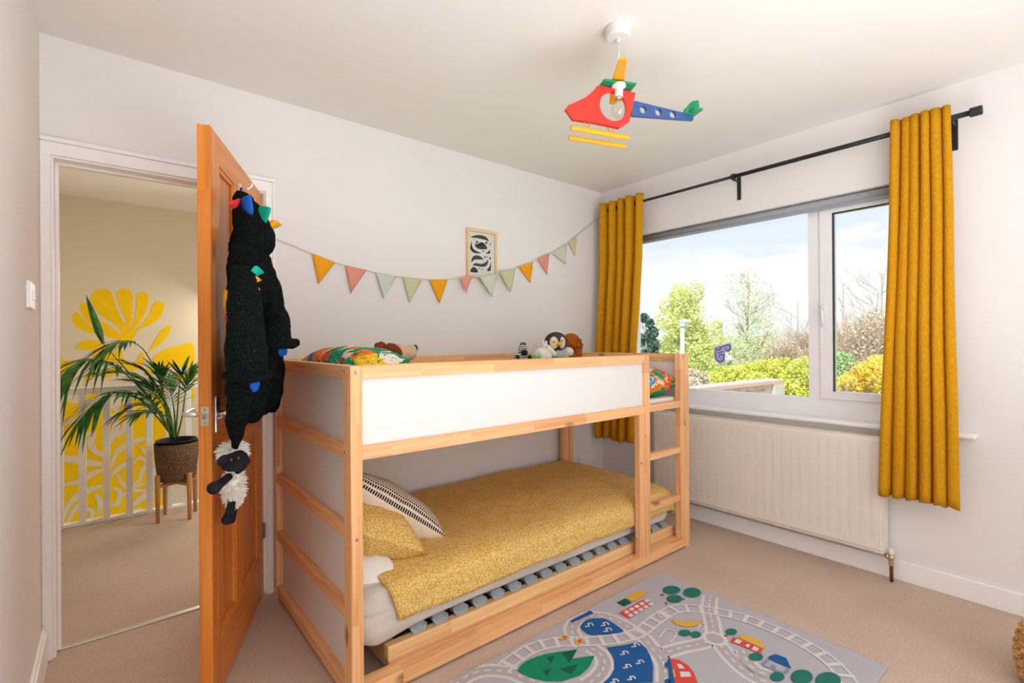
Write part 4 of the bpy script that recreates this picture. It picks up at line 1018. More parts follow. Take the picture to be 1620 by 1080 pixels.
# tail boom with three round holes
tl = hp2([(640,632),(1000,706),(1062,735),(1055,770),(615,738)])
ta, tb, tcn, td2, te = tl
mbt = MB()
xs = [hp2([(p, 700)])[0][0] for p in (622, 704, 811, 914, 1058)]
def top_z(a): return te[1]*0+tl[0][1]+(tl[2][1]-tl[0][1])*((a-tl[0][0])/(tl[2][0]-tl[0][0]))
def bot_z(a): return tl[4][1]+(tl[3][1]-tl[4][1])*((a-tl[4][0])/(tl[3][0]-tl[4][0]))
bounds = [xs[0], (xs[1]+xs[2])/2, (xs[2]+xs[3])/2, (xs[3]+xs[4])/2-.012, xs[4]]
for i in range(3):
    a0, a1 = bounds[i], bounds[i+1]; c_ = (xs[i+1], (top_z(xs[i+1])+bot_z(xs[i+1]))/2)
    ringplate(mbt, [(a0, bot_z(a0)), (a1, bot_z(a1)), (a1, top_z(a1)), (a0, top_z(a0))], c_, .0145, .0145, 20, -.007, .007)
a0, a1 = bounds[3], bounds[4]
mbt.prism([(a0, bot_z(a0)), (a1, bot_z(a1)), (a1, top_z(a1)), (a0, top_z(a0))], hfr, -.007, .007)
obj('tail_boom', mbt, lacq['blue'], he)
fin = hp2([(1045,640),(1090,632),(1098,690),(1062,738),(990,720),(1000,690)])
obj('tail_fin', MB().prism(fin, hfr, -.014, .004), lacq['green'], he, bevel=.002)
tr_ = hp2([(1050,690)])[0]
obj('tail_rotor', MB().prism([(tr_[0]-.02, -.05), (tr_[0]+.022, -.05), (tr_[0]+.022, .05), (tr_[0]-.02, .05)], lambda a, b, t_: hfr(a, tr_[1]-.022+t_, b), 0, .007), lacq['green'], he, bevel=.001)
for off, y0_, y1_, x0_, x1_ in ((-.035, 818, 895, 195, 615), (.045, 890, 955, 182, 590)):
    A = hfr(*hpl(*ch(x0_, y0_), off), off); C2 = hfr(*hpl(*ch(x1_, y1_), off), off); Bm = A.lerp(C2, .86)
    obj('skid', MB().tube([A, Bm, C2], [.0095, .0095, .005], 14), lacq['yellow'], he, smooth=False)
    for k_ in (.28, .68):
        p = A.lerp(C2, k_); bx = hfr((p-rose).dot(AX), bot := max(hp2([(300, 780)])[0][1], -10)-.0+(-.012*(k_ > .5)), 0)
        obj('skid_pin', MB().tube([p, bx], .0022, 6), lacq['yellow'], he)
#@@PART4
# ============================================================ LANDING
bp_ = 1.885
bal = thing('balustrade', (-.4, bp_, 0), 'white painted stair balustrade in front of the yellow mural', 'balustrade')
obj('base_rail', B(-1.19, 1.2, bp_-.03, bp_+.03, .0, .022), gloss_w, bal, bevel=.003)
zh = .90
obj('handrail', MB().box(-1.19, 1.2, bp_-.032, bp_+.032, zh, zh+.045), gloss_w, bal, bevel=.008)
bxs = [ony(u, 800, bp_).x for u in (131, 169, 205, 237, 268, 298)]; stp = (bxs[-1]-bxs[0])/5
for i in range(14):
    x = bxs[0]+stp*i if i > 5 else bxs[i]
    if x > 1.15: break
    obj('baluster', B(x-.020, x+.020, bp_-.018, bp_+.018, .022, zh), gloss_w, bal, bevel=.003)
obj('newel_post', B(-.935, -.868, bp_-.033, bp_+.033, .0, zh+.1), gloss_w, bal, bevel=.003)

# plant stand, pot and palm
yp0 = 1.63
pc = ony(277, 700, yp0); pc = Vector((pc.x+.01, yp0, 0))
zpt = ony(280, 699, yp0).z; zpb = ony(280, 757, yp0).z
rw = abs(ony(313, 700, yp0).x - ony(244, 700, yp0).x)/2*1.04
ps_ = thing('plant_stand', tuple(pc), 'wooden four-legged plant stand on the landing carpet', 'plant stand')
for k_ in range(4):
    a = math.radians(28+90*k_); d = Vector((math.cos(a), math.sin(a), 0)); q = pc+d*(rw*.98)
    obj('leg', MB().lathe([(.001, 0), (.011, .001), (.018, zpb+.05), (.018, zpb+.055), (.001, zpb+.057)], (q.x, q.y, 0), 16), oak, ps_, smooth=True)
for k_ in range(2):
    a = math.radians(28+90*k_); d = Vector((math.cos(a), math.sin(a), 0)); n = Vector((-d.y, d.x, 0))
    p = [pc+d*s1*(rw*.97)+n*s2*.013 for s1, s2 in ((-1, -1), (1, -1), (1, 1), (-1, 1))]
    z_ = zpb-.012-.0005*k_
    obj('cross_bar', MB().add([(q.x, q.y, z_-.022) for q in p]+[(q.x, q.y, z_) for q in p], [(3, 2, 1, 0), (4, 5, 6, 7), (0, 1, 5, 4), (1, 2, 6, 5), (2, 3, 7, 6), (3, 0, 4, 7)]), oak, ps_, bevel=.002)
tweed = MT('woven_pot', .95, .1); o_ = tweed.mapped((1, 1, 2.2)); n_ = tweed.noise(o_, 120, 2, .7)
tweed.color(tweed.ramp(n_, [(.34, srgb('#3c3026')), (.52, srgb('#6b5641')), (.66, srgb('#9b8566'))])); tweed.bump(n_, .8, .004); tweed = tweed.m
pot = thing('potted_palm', (pc.x, pc.y, zpb), 'tall green palm in a brown woven pot in front of the mural', 'potted plant')
H_ = zpt-zpb
obj('pot_cover', MB().lathe([(.001, zpb), (rw*.80, zpb), (rw*.86, zpb+.02), (rw*.97, zpb+H_*.6), (rw, zpt), (rw*.95, zpt), (rw*.90, zpb+H_*.6), (rw*.8, zpb+.03)], (pc.x, pc.y, 0), 40), tweed, pot, smooth=True)
obj('inner_pot', MB().lathe([(rw*.90, zpt-.02), (rw*.93, zpt+.012), (rw*.95, zpt+.014), (rw*.93, zpt+.022), (rw*.86, zpt+.020), (rw*.82, zpt-.03), (.001, zpt-.03)], (pc.x, pc.y, 0), 40), black_p, pot, smooth=True)
obj('soil', MB().lathe([(rw*.83, zpt-.022), (.001, zpt-.012)], (pc.x, pc.y, 0), 24, cap=False), plain('potting_soil', '#2a211a', .95, .1, bump=.5), pot)
palm_m = MT('palm_leaf', .45, .4); o_ = palm_m.mapped(); n_ = palm_m.noise(o_, 14, 3)
palm_m.color(palm_m.ramp(n_, [(.3, srgb('#1a4a1c')), (.55, srgb('#2f7429')), (.75, srgb('#5d9a40'))])); palm_m = palm_m.m
stem_m = plain('palm_stem', '#4c7030', .5, .3)
random.seed(12)
def leaflet(mb, p, d, ln, w, up, droop):
    d = d.normalized(); s = d.cross(up); s = s.normalized() if s.length > .01 else Vector((1, 0, 0)); n = s.cross(d)
    P = []
    for t_, ww in ((0, .35), (.25, 1), (.6, .8), (.85, .4), (1, .02)):
        c = p + d*ln*t_ + Vector((0, 0, -droop*ln*t_*t_))
        P += [c - s*w*ww, c + n*w*.35*ww, c + s*w*ww]
    mb.add(P, [(3*i+a, 3*i+a+1, 3*i+a+4, 3*i+a+3) for i in range(4) for a in (0, 1)])
def frond(path, n, l0, w, spread=55, droop=.35, first=.35, side=None):
    """path: [(u, v, depth offset)] measured in the photo and put at their own depth"""
    P = smooth_path([ony(u, v, yp0+dy) for u, v, dy in path], 10)
    st = MB().tube(P, [.0065-.005*i/(len(P)-1) for i in range(len(P))], 6)
    so_ = obj('frond_stem', st, stem_m, pot, smooth=True)
    mb = MB(); m = len(P)-1
    for i in range(n):
        t_ = first+(1-first)*i/(n-1); k_ = min(m-1, int(t_*m)); p = P[k_].lerp(P[k_+1], t_*m-k_); tg = (P[min(k_+2, m)]-P[max(k_-1, 0)]).normalized()
        sd = tg.cross(Vector((0, 0, 1)) if side is None else side)
        sd = sd.normalized() if sd.length > .05 else Vector((1, 0, 0)); q = (t_-first)/(1-first)
        L2 = l0*(.55+.45*math.sin(math.pi*min(1, q*.8+.2)))
        for s_ in (-1, 1):
            an = math.radians(spread*(1-.55*q)+random.uniform(-7, 7))
            leaflet(mb, p, tg*math.cos(an)+sd*s_*math.sin(an)+Vector((0, 0, .15)), L2*random.uniform(.85, 1.1), w*.72, Vector((0, 0, 1)), droop*random.uniform(.7, 1.3))
    leaflet(mb, P[-1], P[-1]-P[-2], l0*.7, w, Vector((0, 0, 1)), droop)
    obj('frond_leaves', mb, palm_m, so_)
base_ = (276, 694)
frond([(*base_, 0), (245, 640, .05), (200, 585, .0), (165, 545, -.05), (160, 538, -.055)], 2, .10, .010, 35, .2, .97)
st_ = MB(); a_, b_ = ony(163, 543, yp0-.05), ony(136, 466, yp0-.08); leaflet(st_, a_, b_-a_, (b_-a_).length, .022, Vector((0, -1, .3)), .0); obj('young_leaf', st_, palm_m, pot)
frond([(*base_, 0), (255, 610, .06), (238, 570, .08), (222, 548, .04), (202, 540, .0), (180, 545, -.04), (170, 552, -.05)], 17, .24, .011, 62, .55, .58)
frond([(*base_, 0), (235, 630, .0), (195, 588, -.08), (160, 570, -.14), (125, 572, -.2), (104, 590, -.24)], 20, .34, .014, 52, .8, .42)
frond([(*base_, 0), (245, 655, -.05), (215, 628, -.12), (180, 622, -.18), (150, 638, -.24), (128, 662, -.28)], 18, .26, .013, 52, .6, .36)
frond([(*base_, 0), (268, 655, .06), (250, 620, .10), (225, 600, .12), (195, 590, .12), (165, 590, .1)], 18, .26, .012, 58, .3, .40)
frond([(278, 692, .02), (281, 650, .04), (283, 620, .03), (285, 602, .0), (288, 592, -.03)], 10, .30, .014, 75, .15, .55)
frond([(280, 692, -.02), (288, 660, -.04), (292, 630, -.05), (296, 608, -.06), (303, 592, -.07)], 8, .26, .013, 60, .3, .6)
frond([(272, 694, .0), (258, 660, -.06), (244, 640, -.10), (225, 626, -.14), (200, 622, -.18)], 14, .24, .012, 58, .4, .40)
frond([(270, 693, .04), (262, 650, .08), (258, 615, .10), (255, 598, .10), (246, 585, .08)], 12, .26, .012, 60, .3, .5)
frond([(274, 693, .02), (266, 660, .0), (255, 635, -.03), (236, 612, -.06), (214, 604, -.08)], 14, .24, .012, 60, .3, .5)
frond([(276, 693, -.02), (270, 668, -.04), (256, 655, -.08), (236, 650, -.12), (218, 654, -.16)], 12, .22, .011, 58, .4, .45)
frond([(275, 693, .0), (262, 668, .03), (244, 648, .06), (222, 640, .08), (196, 650, .08)], 14, .22, .012, 58, .45, .42)
frond([(276, 693, .0), (268, 650, .0), (252, 618, .0), (232, 590, .0), (205, 575, -.02)], 16, .24, .012, 58, .4, .48)
frond([(277, 693, .02), (276, 655, .05), (272, 630, .08), (266, 605, .10)], 10, .24, .012, 65, .25, .5)
# ============================================================ ROBE ON THE DOOR
def od(u, v, off): return door_pt(*ondoor(u, v, off))
def ring(u, v, off, rs, rn, tilt=0):
    """a section across the door plane: half width rs along the door, half depth rn off it"""
    return (od(u, v, off), DD*rs + Vector((0, 0, tilt)), DN*rn)
def wob(secs, a=.004):
    return [(Vector(c)+Vector((noise.noise(Vector(c)*9), noise.noise(Vector(c)*9+Vector((5, 0, 0))), 0))*a, p, q) for c, p, q in secs]
def dens(secs, k=6):
    C_ = smooth_path([s_[0] for s_ in secs], k); A_ = smooth_path([s_[1] for s_ in secs], k); B2 = smooth_path([s_[2] for s_ in secs], k)
    return list(zip(C_, A_, B2))
def fuzz(mb, a=.005):
    for i, p in enumerate(mb.v):
        d = Vector((noise.noise(p*23), noise.noise(p*23+Vector((9, 0, 0))), noise.noise(p*23+Vector((0, 9, 0)))))
        e_ = Vector((noise.noise(p*70), noise.noise(p*70+Vector((9, 0, 0))), noise.noise(p*70+Vector((0, 9, 0)))))
        mb.v[i] = p + d*a*1.6 + e_*a*.8
    return mb
rb_ = thing('dressing_gown', tuple(od(385, 310, .05)), 'black fleecy hooded child dressing gown with coloured spikes hanging on the door', 'dressing gown')
body = dens([ring(387, 366, .06, .06, .035), ring(390, 390, .08, .09, .052), ring(394, 430, .095, .11, .060), ring(398, 480, .10, .115, .068), ring(400, 540, .10, .12, .072), ring(401, 590, .10, .12, .070), ring(402, 632, .095, .115, .062), ring(403, 648, .09, .10, .052), ring(403, 656, .085, .08, .038)])
bm_ = MB().loft(body, 40)
for i, p in enumerate(bm_.v):     # folds running down the skirt
    s_ = (p-DB).dot(DD); k_ = min(1, max(0, (1.75-p.z)/.4)); bm_.v[i] = p + DN*(.014*math.sin(s_*55)*k_)
obj('body', fuzz(bm_), fleece, rb_, smooth=True)
hood = dens([ring(381, 303, .05, .012, .010), ring(384, 310, .06, .04, .030), ring(391, 328, .08, .065, .046, -.01), ring(398, 350, .10, .075, .060, -.015), ring(403, 370, .11, .075, .068), ring(401, 392, .105, .075, .066), ring(396, 412, .09, .07, .054), ring(391, 430, .08, .07, .044), ring(388, 446, .07, .06, .026)])
obj('hood', fuzz(MB().loft(hood, 36)), fleece, rb_, smooth=True)
obj('hanging_loop', MB().tube([od(381, 304, .045), od(380.5, 299, .046), od(381.5, 297, .046), od(382.5, 300, .046)], .0025, 6), fleece, rb_)
def spike(u, v, off, tu, tv, toff, r, m, nm_):
    a, b = od(u, v, off), od(tu, tv, toff); d = b-a; t_ = d.normalized(); s_ = t_.cross(FW).normalized(); n = s_.cross(t_)
    mb = MB().loft([(a-t_*.01, s_*r, n*r*.38), (a+d*.15, s_*r*.92, n*r*.36), (a+d*.5, s_*r*.6, n*r*.28), (a+d*.8, s_*r*.28, n*r*.18), (b, s_*.002, n*.002)], 14)
    obj('spike', mb, felt[m], rb_, smooth=True, label=nm_+' felt spike')
spike(374, 322, .10, 363, 321, .11, .020, 'red', 'red')
spike(391, 326, .13, 396, 308, .15, .030, 'blue', 'blue')
spike(415, 341, .14, 428, 329, .18, .036, 'teal', 'teal')
spike(427, 357, .14, 445, 356, .15, .032, 'yellow', 'yellow')
spike(402, 430, .16, 417, 431, .165, .022, 'teal', 'teal')
spike(403, 443, .165, 413, 443, .17, .014, 'yellow', 'yellow')
spike(406, 458, .168, 411, 458, .172, .010, 'pink', 'pink')
def sleeve(secs, nm_): return obj(nm_, fuzz(MB().loft(dens(secs), 28)), fleece, rb_, smooth=True)
sr = sleeve([ring(410, 396, .10, .02, .02), ring(415, 410, .12, .04, .030), ring(423, 445, .15, .05, .040), ring(431, 485, .17, .055, .046), ring(438, 520, .19, .055, .048), ring(441, 540, .20, .055, .046)], 'sleeve')
obj('cuff', fuzz(MB().loft(dens([ring(441, 534, .20, .05, .042), ring(441.5, 537, .20, .065, .062), ring(443, 546, .205, .066, .064), ring(443, 551, .205, .05, .044)]), 28)), fleece, sr, smooth=True)
sl_ = sleeve([ring(384, 420, .12, .03, .02), ring(385, 440, .135, .05, .035), ring(387, 480, .15, .06, .045), ring(389, 530, .165, .07, .052), ring(391, 570, .17, .07, .054), ring(392, 592, .17, .07, .05)], 'sleeve')
obj('cuff', fuzz(MB().loft(dens([ring(392, 586, .17, .06, .045), ring(392.5, 589, .17, .075, .062), ring(393.5, 597, .17, .077, .064), ring(394, 603, .17, .055, .045)]), 28)), fleece, sl_, smooth=True)
for par, cl in ((sr, [(443, 552, .20), (447, 553, .205), (451, 551, .205)]), (sl_, [(400, 605, .175), (403, 605, .176), (406, 603, .178)])):
    for u, v, o2 in cl:
        a = od(u, v-3, o2); obj('claw', MB().tube([a, a+Vector((0, 0, -.018)), a+Vector((.002, 0, -.034))], [.009, .009, .002], 10), felt['blue'], par, smooth=True)
obj('belt', fuzz(MB().loft(dens([ring(414, 498, .17, .01, .012), ring(421, 496, .18, .030, .026), ring(430, 499, .185, .034, .03), ring(434, 505, .18, .016, .016)]), 18), .003), fleece, rb_, smooth=True)
obj('tail', fuzz(MB().loft(dens([ring(383, 560, .10, .06, .035), ring(380, 610, .11, .065, .040), ring(377.5, 645, .11, .055, .034), ring(375.5, 675, .10, .04, .026), ring(374, 696, .09, .03, .020), ring(373, 708, .085, .010, .008)]), 26)), fleece, rb_, smooth=True)
obj('hem_flap', fuzz(MB().loft(dens([ring(396, 610, .12, .06, .05), ring(397, 640, .12, .06, .045), ring(398, 658, .115, .05, .036), ring(398, 667, .11, .03, .02)]), 24)), fleece, rb_, smooth=True)
obj('hem_flap', fuzz(MB().loft(dens([ring(417, 590, .12, .05, .06), ring(418, 625, .12, .055, .055), ring(417, 644, .115, .04, .04), ring(417, 650, .11, .015, .02)]), 24)), fleece, rb_, smooth=True)
obj('hem_flap', fuzz(MB().loft(dens([ring(430, 560, .10, .02, .05), ring(430, 600, .10, .022, .05), ring(431, 640, .10, .014, .03), ring(431.5, 652, .10, .006, .012)]), 20)), fleece, rb_, smooth=True)
obj('lining', MB().loft(dens([ring(370.5, 448, .055, .008, .02), ring(369, 465, .06, .022, .03), ring(369.5, 485, .06, .024, .032), ring(370.5, 497, .06, .018, .026)]), 16), felt['yellow'], rb_, smooth=True, label='yellow inner lining')
obj('lining_trim', MB().loft(dens([ring(370.5, 497, .06, .018, .026), ring(371, 505, .06, .022, .03), ring(372, 514, .058, .012, .02)]), 16), felt['red'], rb_, smooth=True, label='red patterned lining')

# ---- soft woolly lamb on a loop from the door handle
woolm = plain('cream_wool', '#efe9e0', .95, .1, var=.05, scale=60); dkp = plain('charcoal_felt', '#232226', .9, .15, bump=.3, bscale=200)
lamb = thing('plush_lamb', tuple(od(369, 760, .05)), 'woolly white plush lamb with dark face and legs hanging from the door handle', 'soft toy')
def tuft(mb, c, r, n, ln, sd):
    random.seed(sd)
    mb.ball(c, r, n=20, m=12)
    for i in range(n):
        z = random.uniform(-1, 1); a = random.uniform(0, 6.283); q = math.sqrt(1-z*z); d = Vector((q*math.cos(a), q*math.sin(a), z))
        p = c + Vector((d.x*r[0], d.y*r[1], d.z*r[2])); g = (p + d*ln*random.uniform(.4, 1.2) + Vector((random.uniform(-1, 1), random.uniform(-1, 1), -.8))*ln*.4)
        mb.tube([p-d*.006, p.lerp(g, .5)+d*ln*.08, g], [.0032, .0024, .0006], 4, cap=False)
    return mb
obj('wool_body', tuft(MB(), od(370, 768, .06), (.029, .029, .066), 1100, .013, 3), woolm, lamb, smooth=True)
hd_ = obj('wool_cap', tuft(MB(), od(369, 713, .062), (.037, .032, .028), 900, .016, 4), woolm, lamb, smooth=True)
obj('face', MB().loft(dens([(od(376, 714, .10), RT*.012, DN*.01+UP*.004), (od(374, 720, .105), RT*.026, DN*.024), (od(370, 731, .11), RT*.027, DN*.026), (od(366.5, 741, .11), RT*.020, DN*.02), (od(365, 746, .11), RT*.006, DN*.006)]), 20), dkp, lamb, smooth=True)
for u, v in ((366, 727), (377.5, 724)): obj('eye', MB().ball(od(u, v, .134), .003, n=10, m=8), plain('amber_bead', '#7a5630', .25, .5) if u < 370 else bpy.data.materials['amber_bead'], lamb, smooth=True)
obj('ear', MB().loft(dens([(od(363, 725, .09), UP*.008, DN*.006), (od(355, 727, .085), UP*.016, DN*.008), (od(348, 731, .08), UP*.013, DN*.007), (od(346, 732, .08), UP*.003, DN*.002)]), 14), dkp, lamb, smooth=True)
obj('ear', MB().loft(dens([(od(379, 722, .10), UP*.008, DN*.006), (od(385, 727, .11), UP*.014, DN*.008), (od(391, 729, .115), UP*.015, DN*.008), (od(395.5, 729, .115), UP*.004, DN*.002)]), 14), dkp, lamb, smooth=True)
def limb(pts, rs): obj('leg', MB().tube(smooth_path([od(*p) for p in pts], 5), [a for a in smooth_r(rs, 5)], 12), dkp, lamb, smooth=True)
def smooth_r(rs, k_): return [p.x for p in smooth_path([Vector((r_, 0, 0)) for r_ in rs], k_)]
limb([(362, 754, .075), (353, 761, .075), (344, 768, .07), (338, 772, .07), (335.5, 774, .07)], [.012, .013, .014, .019, .006])
limb([(376, 745, .08), (380, 741, .09), (386, 735, .095), (391, 731, .095)], [.011, .012, .012, .004])
limb([(367, 792, .06), (364.5, 806, .055), (361, 818, .05), (358.5, 823, .05), (357.5, 826, .05)], [.013, .014, .016, .017, .006])
limb([(370, 792, .06), (369, 806, .055), (366, 818, .05), (364.5, 822, .05), (363.5, 825, .05)], [.012, .013, .015, .016, .006])
obj('hanging_loop', MB().tube([od(369, 706, .062), od(366, 680, .07), od(360, 656, .063), od(352, 659, .058), od(344, 662, .04)], .0016, 6), woolm, lamb)
#@@PART5
# ============================================================ OUTSIDE
GZ = -2.7
struct('ground', MB().add([(2.9, -120, GZ), (260, -120, GZ), (260, 160, GZ), (2.9, 160, GZ)], [(0, 1, 2, 3)]), plain('lawn', '#a8b77c', .95, .1, var=.2, scale=.5))
def leafm(n, a, b, t_=.2):
    m = MT(n, .8, .1); oi = m.noise(m.mapped(), 3, 4); m.color(m.ramp(oi, [(.3, srgb(a)), (.7, srgb(b))]))
    tr_ = m.node('ShaderNodeBsdfTranslucent'); m.l.new(m.b.inputs['Base Color'].links[0].from_socket, tr_.inputs[0])
    mxs = m.node('ShaderNodeMixShader'); mxs.inputs[0].default_value = t_; m.l.new(m.b.outputs[0], mxs.inputs[1]); m.l.new(tr_.outputs[0], mxs.inputs[2]); m.l.new(mxs.outputs[0], m.n['Material Output'].inputs[0])
    return m.m
lf = dict(willow=leafm('willow_leaf', '#dbe294', '#f2f2b6'), birch=leafm('birch_leaf', '#d8dfbc', '#eef0d2'), hedge=leafm('hedge_leaf', '#d2da62', '#f4f08c'), hedge_dark=leafm('shrub_leaf', '#a5c77e', '#c6dc98'),
          gold=leafm('yellow_blossom', '#fbdc4c', '#fff08a'), con=leafm('conifer_needle', '#5d807c', '#7d9c94', .1), mist=leafm('far_leaf', '#dadcb4', '#ece9cc'), tan=leafm('budding_twig', '#ded0b8', '#f2e8d6'))
bark = plain('pale_bark', '#b5a58e', .9, .1, var=.15); twig = plain('bare_twig', '#cdb7a4', .9, .1, var=.15); twig2 = plain('grey_twig', '#b9aea6', .9, .1, var=.1)
def leaves(mb, cl, n, s, rnd):
    """n small leaf blades scattered through ellipsoids cl = [(centre, (rx, ry, rz))]"""
    w = [c[1][0]*c[1][1]*c[1][2] for c in cl]
    for c, r in rnd.choices(cl, weights=[x**.75 for x in w], k=n):
        a, z = rnd.uniform(0, 6.283), rnd.uniform(-1, 1); q = math.sqrt(1-z*z); rr = rnd.uniform(.35, 1)**.5
        p = c + Vector((r[0]*q*math.cos(a), r[1]*q*math.sin(a), r[2]*z))*rr
        d = Vector((rnd.uniform(-1, 1), rnd.uniform(-1, 1), rnd.uniform(-1, .6))).normalized(); e_ = d.orthogonal().normalized()
        e_ = Matrix.Rotation(rnd.uniform(0, 6.28), 3, d) @ e_; l = s*rnd.uniform(.6, 1.3)
        mb.add([p-d*l, p+e_*l*.5, p+d*l, p-e_*l*.5], [(0, 1, 2, 3)])
    return mb
def branches(mb, p, d, ln, r, depth, rnd, up=.15, spread=.6, kids=(2, 4)):
    q = p + d*ln*.5 + Vector((rnd.uniform(-1, 1), rnd.uniform(-1, 1), 0))*ln*.05; e_ = p + d*ln + Vector((rnd.uniform(-1, 1), rnd.uniform(-1, 1), 0))*ln*.10
    mb.tube([p, q, e_], [r, r*.8, r*.55], 4 if depth < 2 else 6, cap=False)
    if depth == 0: return
    for i in range(rnd.randint(*kids)):
        t_ = rnd.uniform(.35, 1); b = p.lerp(e_, t_)
        nd = (d + Vector((rnd.uniform(-1, 1), rnd.uniform(-1, 1), rnd.uniform(-.4, .8)))*spread + Vector((0, 0, up))).normalized()
        branches(mb, b, nd, ln*rnd.uniform(.5, .75), r*.5, depth-1, rnd, up, spread, kids)
def tree(name, label, u, vtop, vbot, wpx, D, mat, n, s, seed, cat='tree', bk=None, depth=4, cl=None, lm_=None, dens_r=1.0):
    rnd = random.Random(seed)
    top, bot = far(u, vtop, D), far(u, vbot, D); pxm = D/ (FPX*1.0) / max(.3, ray(u, 540).normalized().dot(FW)) * 1.0
    base = Vector((top.x, top.y, GZ)); W = wpx*pxm/2
    t = thing(name, tuple(base), label, cat)
    hgt = top.z-GZ
    mb = MB(); mb.tube([base, base+Vector((.02*hgt*rnd.uniform(-1, 1), .02*hgt, hgt*.35)), base+Vector((0, 0, hgt*.7)), base+Vector((0, 0, hgt*.97))], [hgt*.016, hgt*.012, hgt*.006, hgt*.002], 8, cap=False)
    for i in range(16):
        z = rnd.uniform(.3, .9); a = rnd.uniform(0, 6.283); d = Vector((math.cos(a), math.sin(a), rnd.uniform(.5, 1.3))).normalized()
        branches(mb, base+Vector((0, 0, hgt*z)), d, W*rnd.uniform(.5, .8)*(1.1-z*.6), hgt*.005*(1.2-z), depth-2, rnd, .25)
    obj('trunk', mb, bk or bark, t)
    if mat:
        cls = []
        for i in range(cl or 14):
            z = rnd.uniform(0, 1); rr = W*(.95-.55*abs(z-.35)) ; a = rnd.uniform(0, 6.283); q = rnd.uniform(.2, .75)
            c = Vector((base.x+rr*q*math.cos(a), base.y+rr*q*math.sin(a), bot.z+(top.z-bot.z)*(.08+.86*z)))
            k_ = W*rnd.uniform(.22, .42)*dens_r*(1.1-.5*z); cls.append((c, (k_, k_, k_*1.15)))
        f_ = obj('foliage', leaves(MB(), cls, n, s, rnd), mat, t); f_['kind'] = 'stuff'
    return t
tree('conifer', 'dark blue-green conifer at the left edge of the window view', 1022, 488, 640, 42, 26, lf['con'], 7000, .12, 3, cl=24, dens_r=1.3)
tree('willow_tree', 'fresh yellow-green tree behind the pale grey vent pipe', 1082, 452, 600, 104, 24, lf['willow'], 15000, .075, 5, cl=46, dens_r=1.15)
tree('birch_tree', 'tall slender birch with sparse spring leaves in the middle of the window', 1183, 424, 590, 92, 26, lf['birch'], 7000, .05, 8, cl=46, depth=6, dens_r=1.2)
tree('young_tree', 'pale green young tree between the vent pipe tree and the birch', 1142, 505, 600, 46, 36, lf['willow'], 5000, .08, 14, cl=20, dens_r=1.2)
tree('bare_tree', 'bare tree with pinkish twigs just left of the window mullion', 1262, 470, 600, 92, 21, None, 0, .1, 21, bk=twig2, depth=5)
tree('bare_tree', 'bare grey tree rising behind the side pane of the window', 1395, 425, 600, 110, 24, None, 0, .1, 25, bk=twig2, depth=5)
tree('bare_tree', 'thin bare sapling near the window handle', 1334, 440, 600, 40, 22, None, 0, .1, 31, bk=twig2, depth=4)
def bush(name, label, spots, D, mat, n, s, seed, tw=0, cat='bush', twm=None, zs=1.0):
    rnd = random.Random(seed); cls = []
    for u, v, r in spots:
        p = far(u, v, D*rnd.uniform(.96, 1.04)); k_ = r*D/FPX*1.15; cls.append((p, (k_, k_, k_*zs)))
    c0 = cls[0][0]
    t = thing(name, (c0.x, c0.y, GZ), label, cat)
    mb = MB()
    for c, r in cls:
        g = Vector((c.x, c.y, GZ)); mb.tube([g, g.lerp(c, .5)+Vector((.05, .05, 0)), c], [.03, .022, .01], 5, cap=False)
    for i in range(tw):
        c, r = rnd.choice(cls); g = c+Vector((rnd.uniform(-.8, .8)*r[0], rnd.uniform(-.8, .8)*r[1], -r[2]))
        branches(mb, g, Vector((rnd.uniform(-.7, .7), rnd.uniform(-.7, .7), 1)).normalized(), r[2]*rnd.uniform(.8, 1.4), .016, 2, rnd, .1, .7)
    obj('stems', mb, twm or twig, t)
    if n:
        f_ = obj('foliage', leaves(MB(), cls, n, s, rnd), mat, t); f_['kind'] = 'stuff'
    return t
bush('hedge', 'bright lime-green rounded bush close to the window mullion', [(1262, 606, 22), (1275, 588, 18), (1252, 625, 20), (1280, 620, 24), (1268, 640, 26)], 11.5, lf['hedge'], 12000, .034, 41)
bush('hedge', 'long lime-green hedge behind the garden wall coping', [(1125, 606, 16), (1145, 598, 16), (1165, 597, 16), (1185, 594, 16), (1205, 590, 17), (1222, 588, 17), (1112, 615, 12), (1150, 615, 20), (1190, 612, 20), (1215, 610, 18), (1238, 585, 15)], 14, lf['hedge'], 15000, .042, 43)
bush('shrub', 'mid-green shrub at the left foot of the side pane', [(1322, 590, 16), (1332, 572, 12), (1325, 610, 16), (1340, 600, 12)], 13, lf['hedge_dark'], 5000, .04, 47)
bush('forsythia', 'golden yellow flowering bush in the side pane of the window', [(1350, 612, 18), (1372, 600, 20), (1395, 592, 22), (1385, 620, 22), (1360, 625, 20), (1410, 610, 22)], 10, lf['gold'], 14000, .03, 53, tw=30, twm=bark)
bush('twiggy_thicket', 'tangled bare pinkish thicket below the sky left of the mullion', [(1245, 560, 20), (1262, 550, 20), (1280, 545, 22), (1232, 575, 16), (1270, 570, 22)], 16, lf['tan'], 2500, .035, 59, tw=190)
bush('twiggy_mound', 'rounded mound of bare tan twigs in the side pane', [(1350, 560, 24), (1375, 535, 30), (1400, 530, 34), (1340, 580, 18), (1385, 570, 30), (1410, 560, 30)], 15, lf['tan'], 6000, .04, 61, tw=260)
bush('far_trees', 'hazy yellow-green line of far trees along the horizon', [(1040+i*16, 552-6*math.sin(i*1.9), 13+4*math.sin(i*2.7)) for i in range(-20, 24)], 42, lf['mist'], 24000, .16, 67, cat='trees')
bush('shrub', 'orange-brown low shrub behind the right end of the bunk bed', [(1095, 598, 12), (1108, 600, 11), (1098, 610, 10)], 10.8, lf['tan'], 2500, .04, 71)
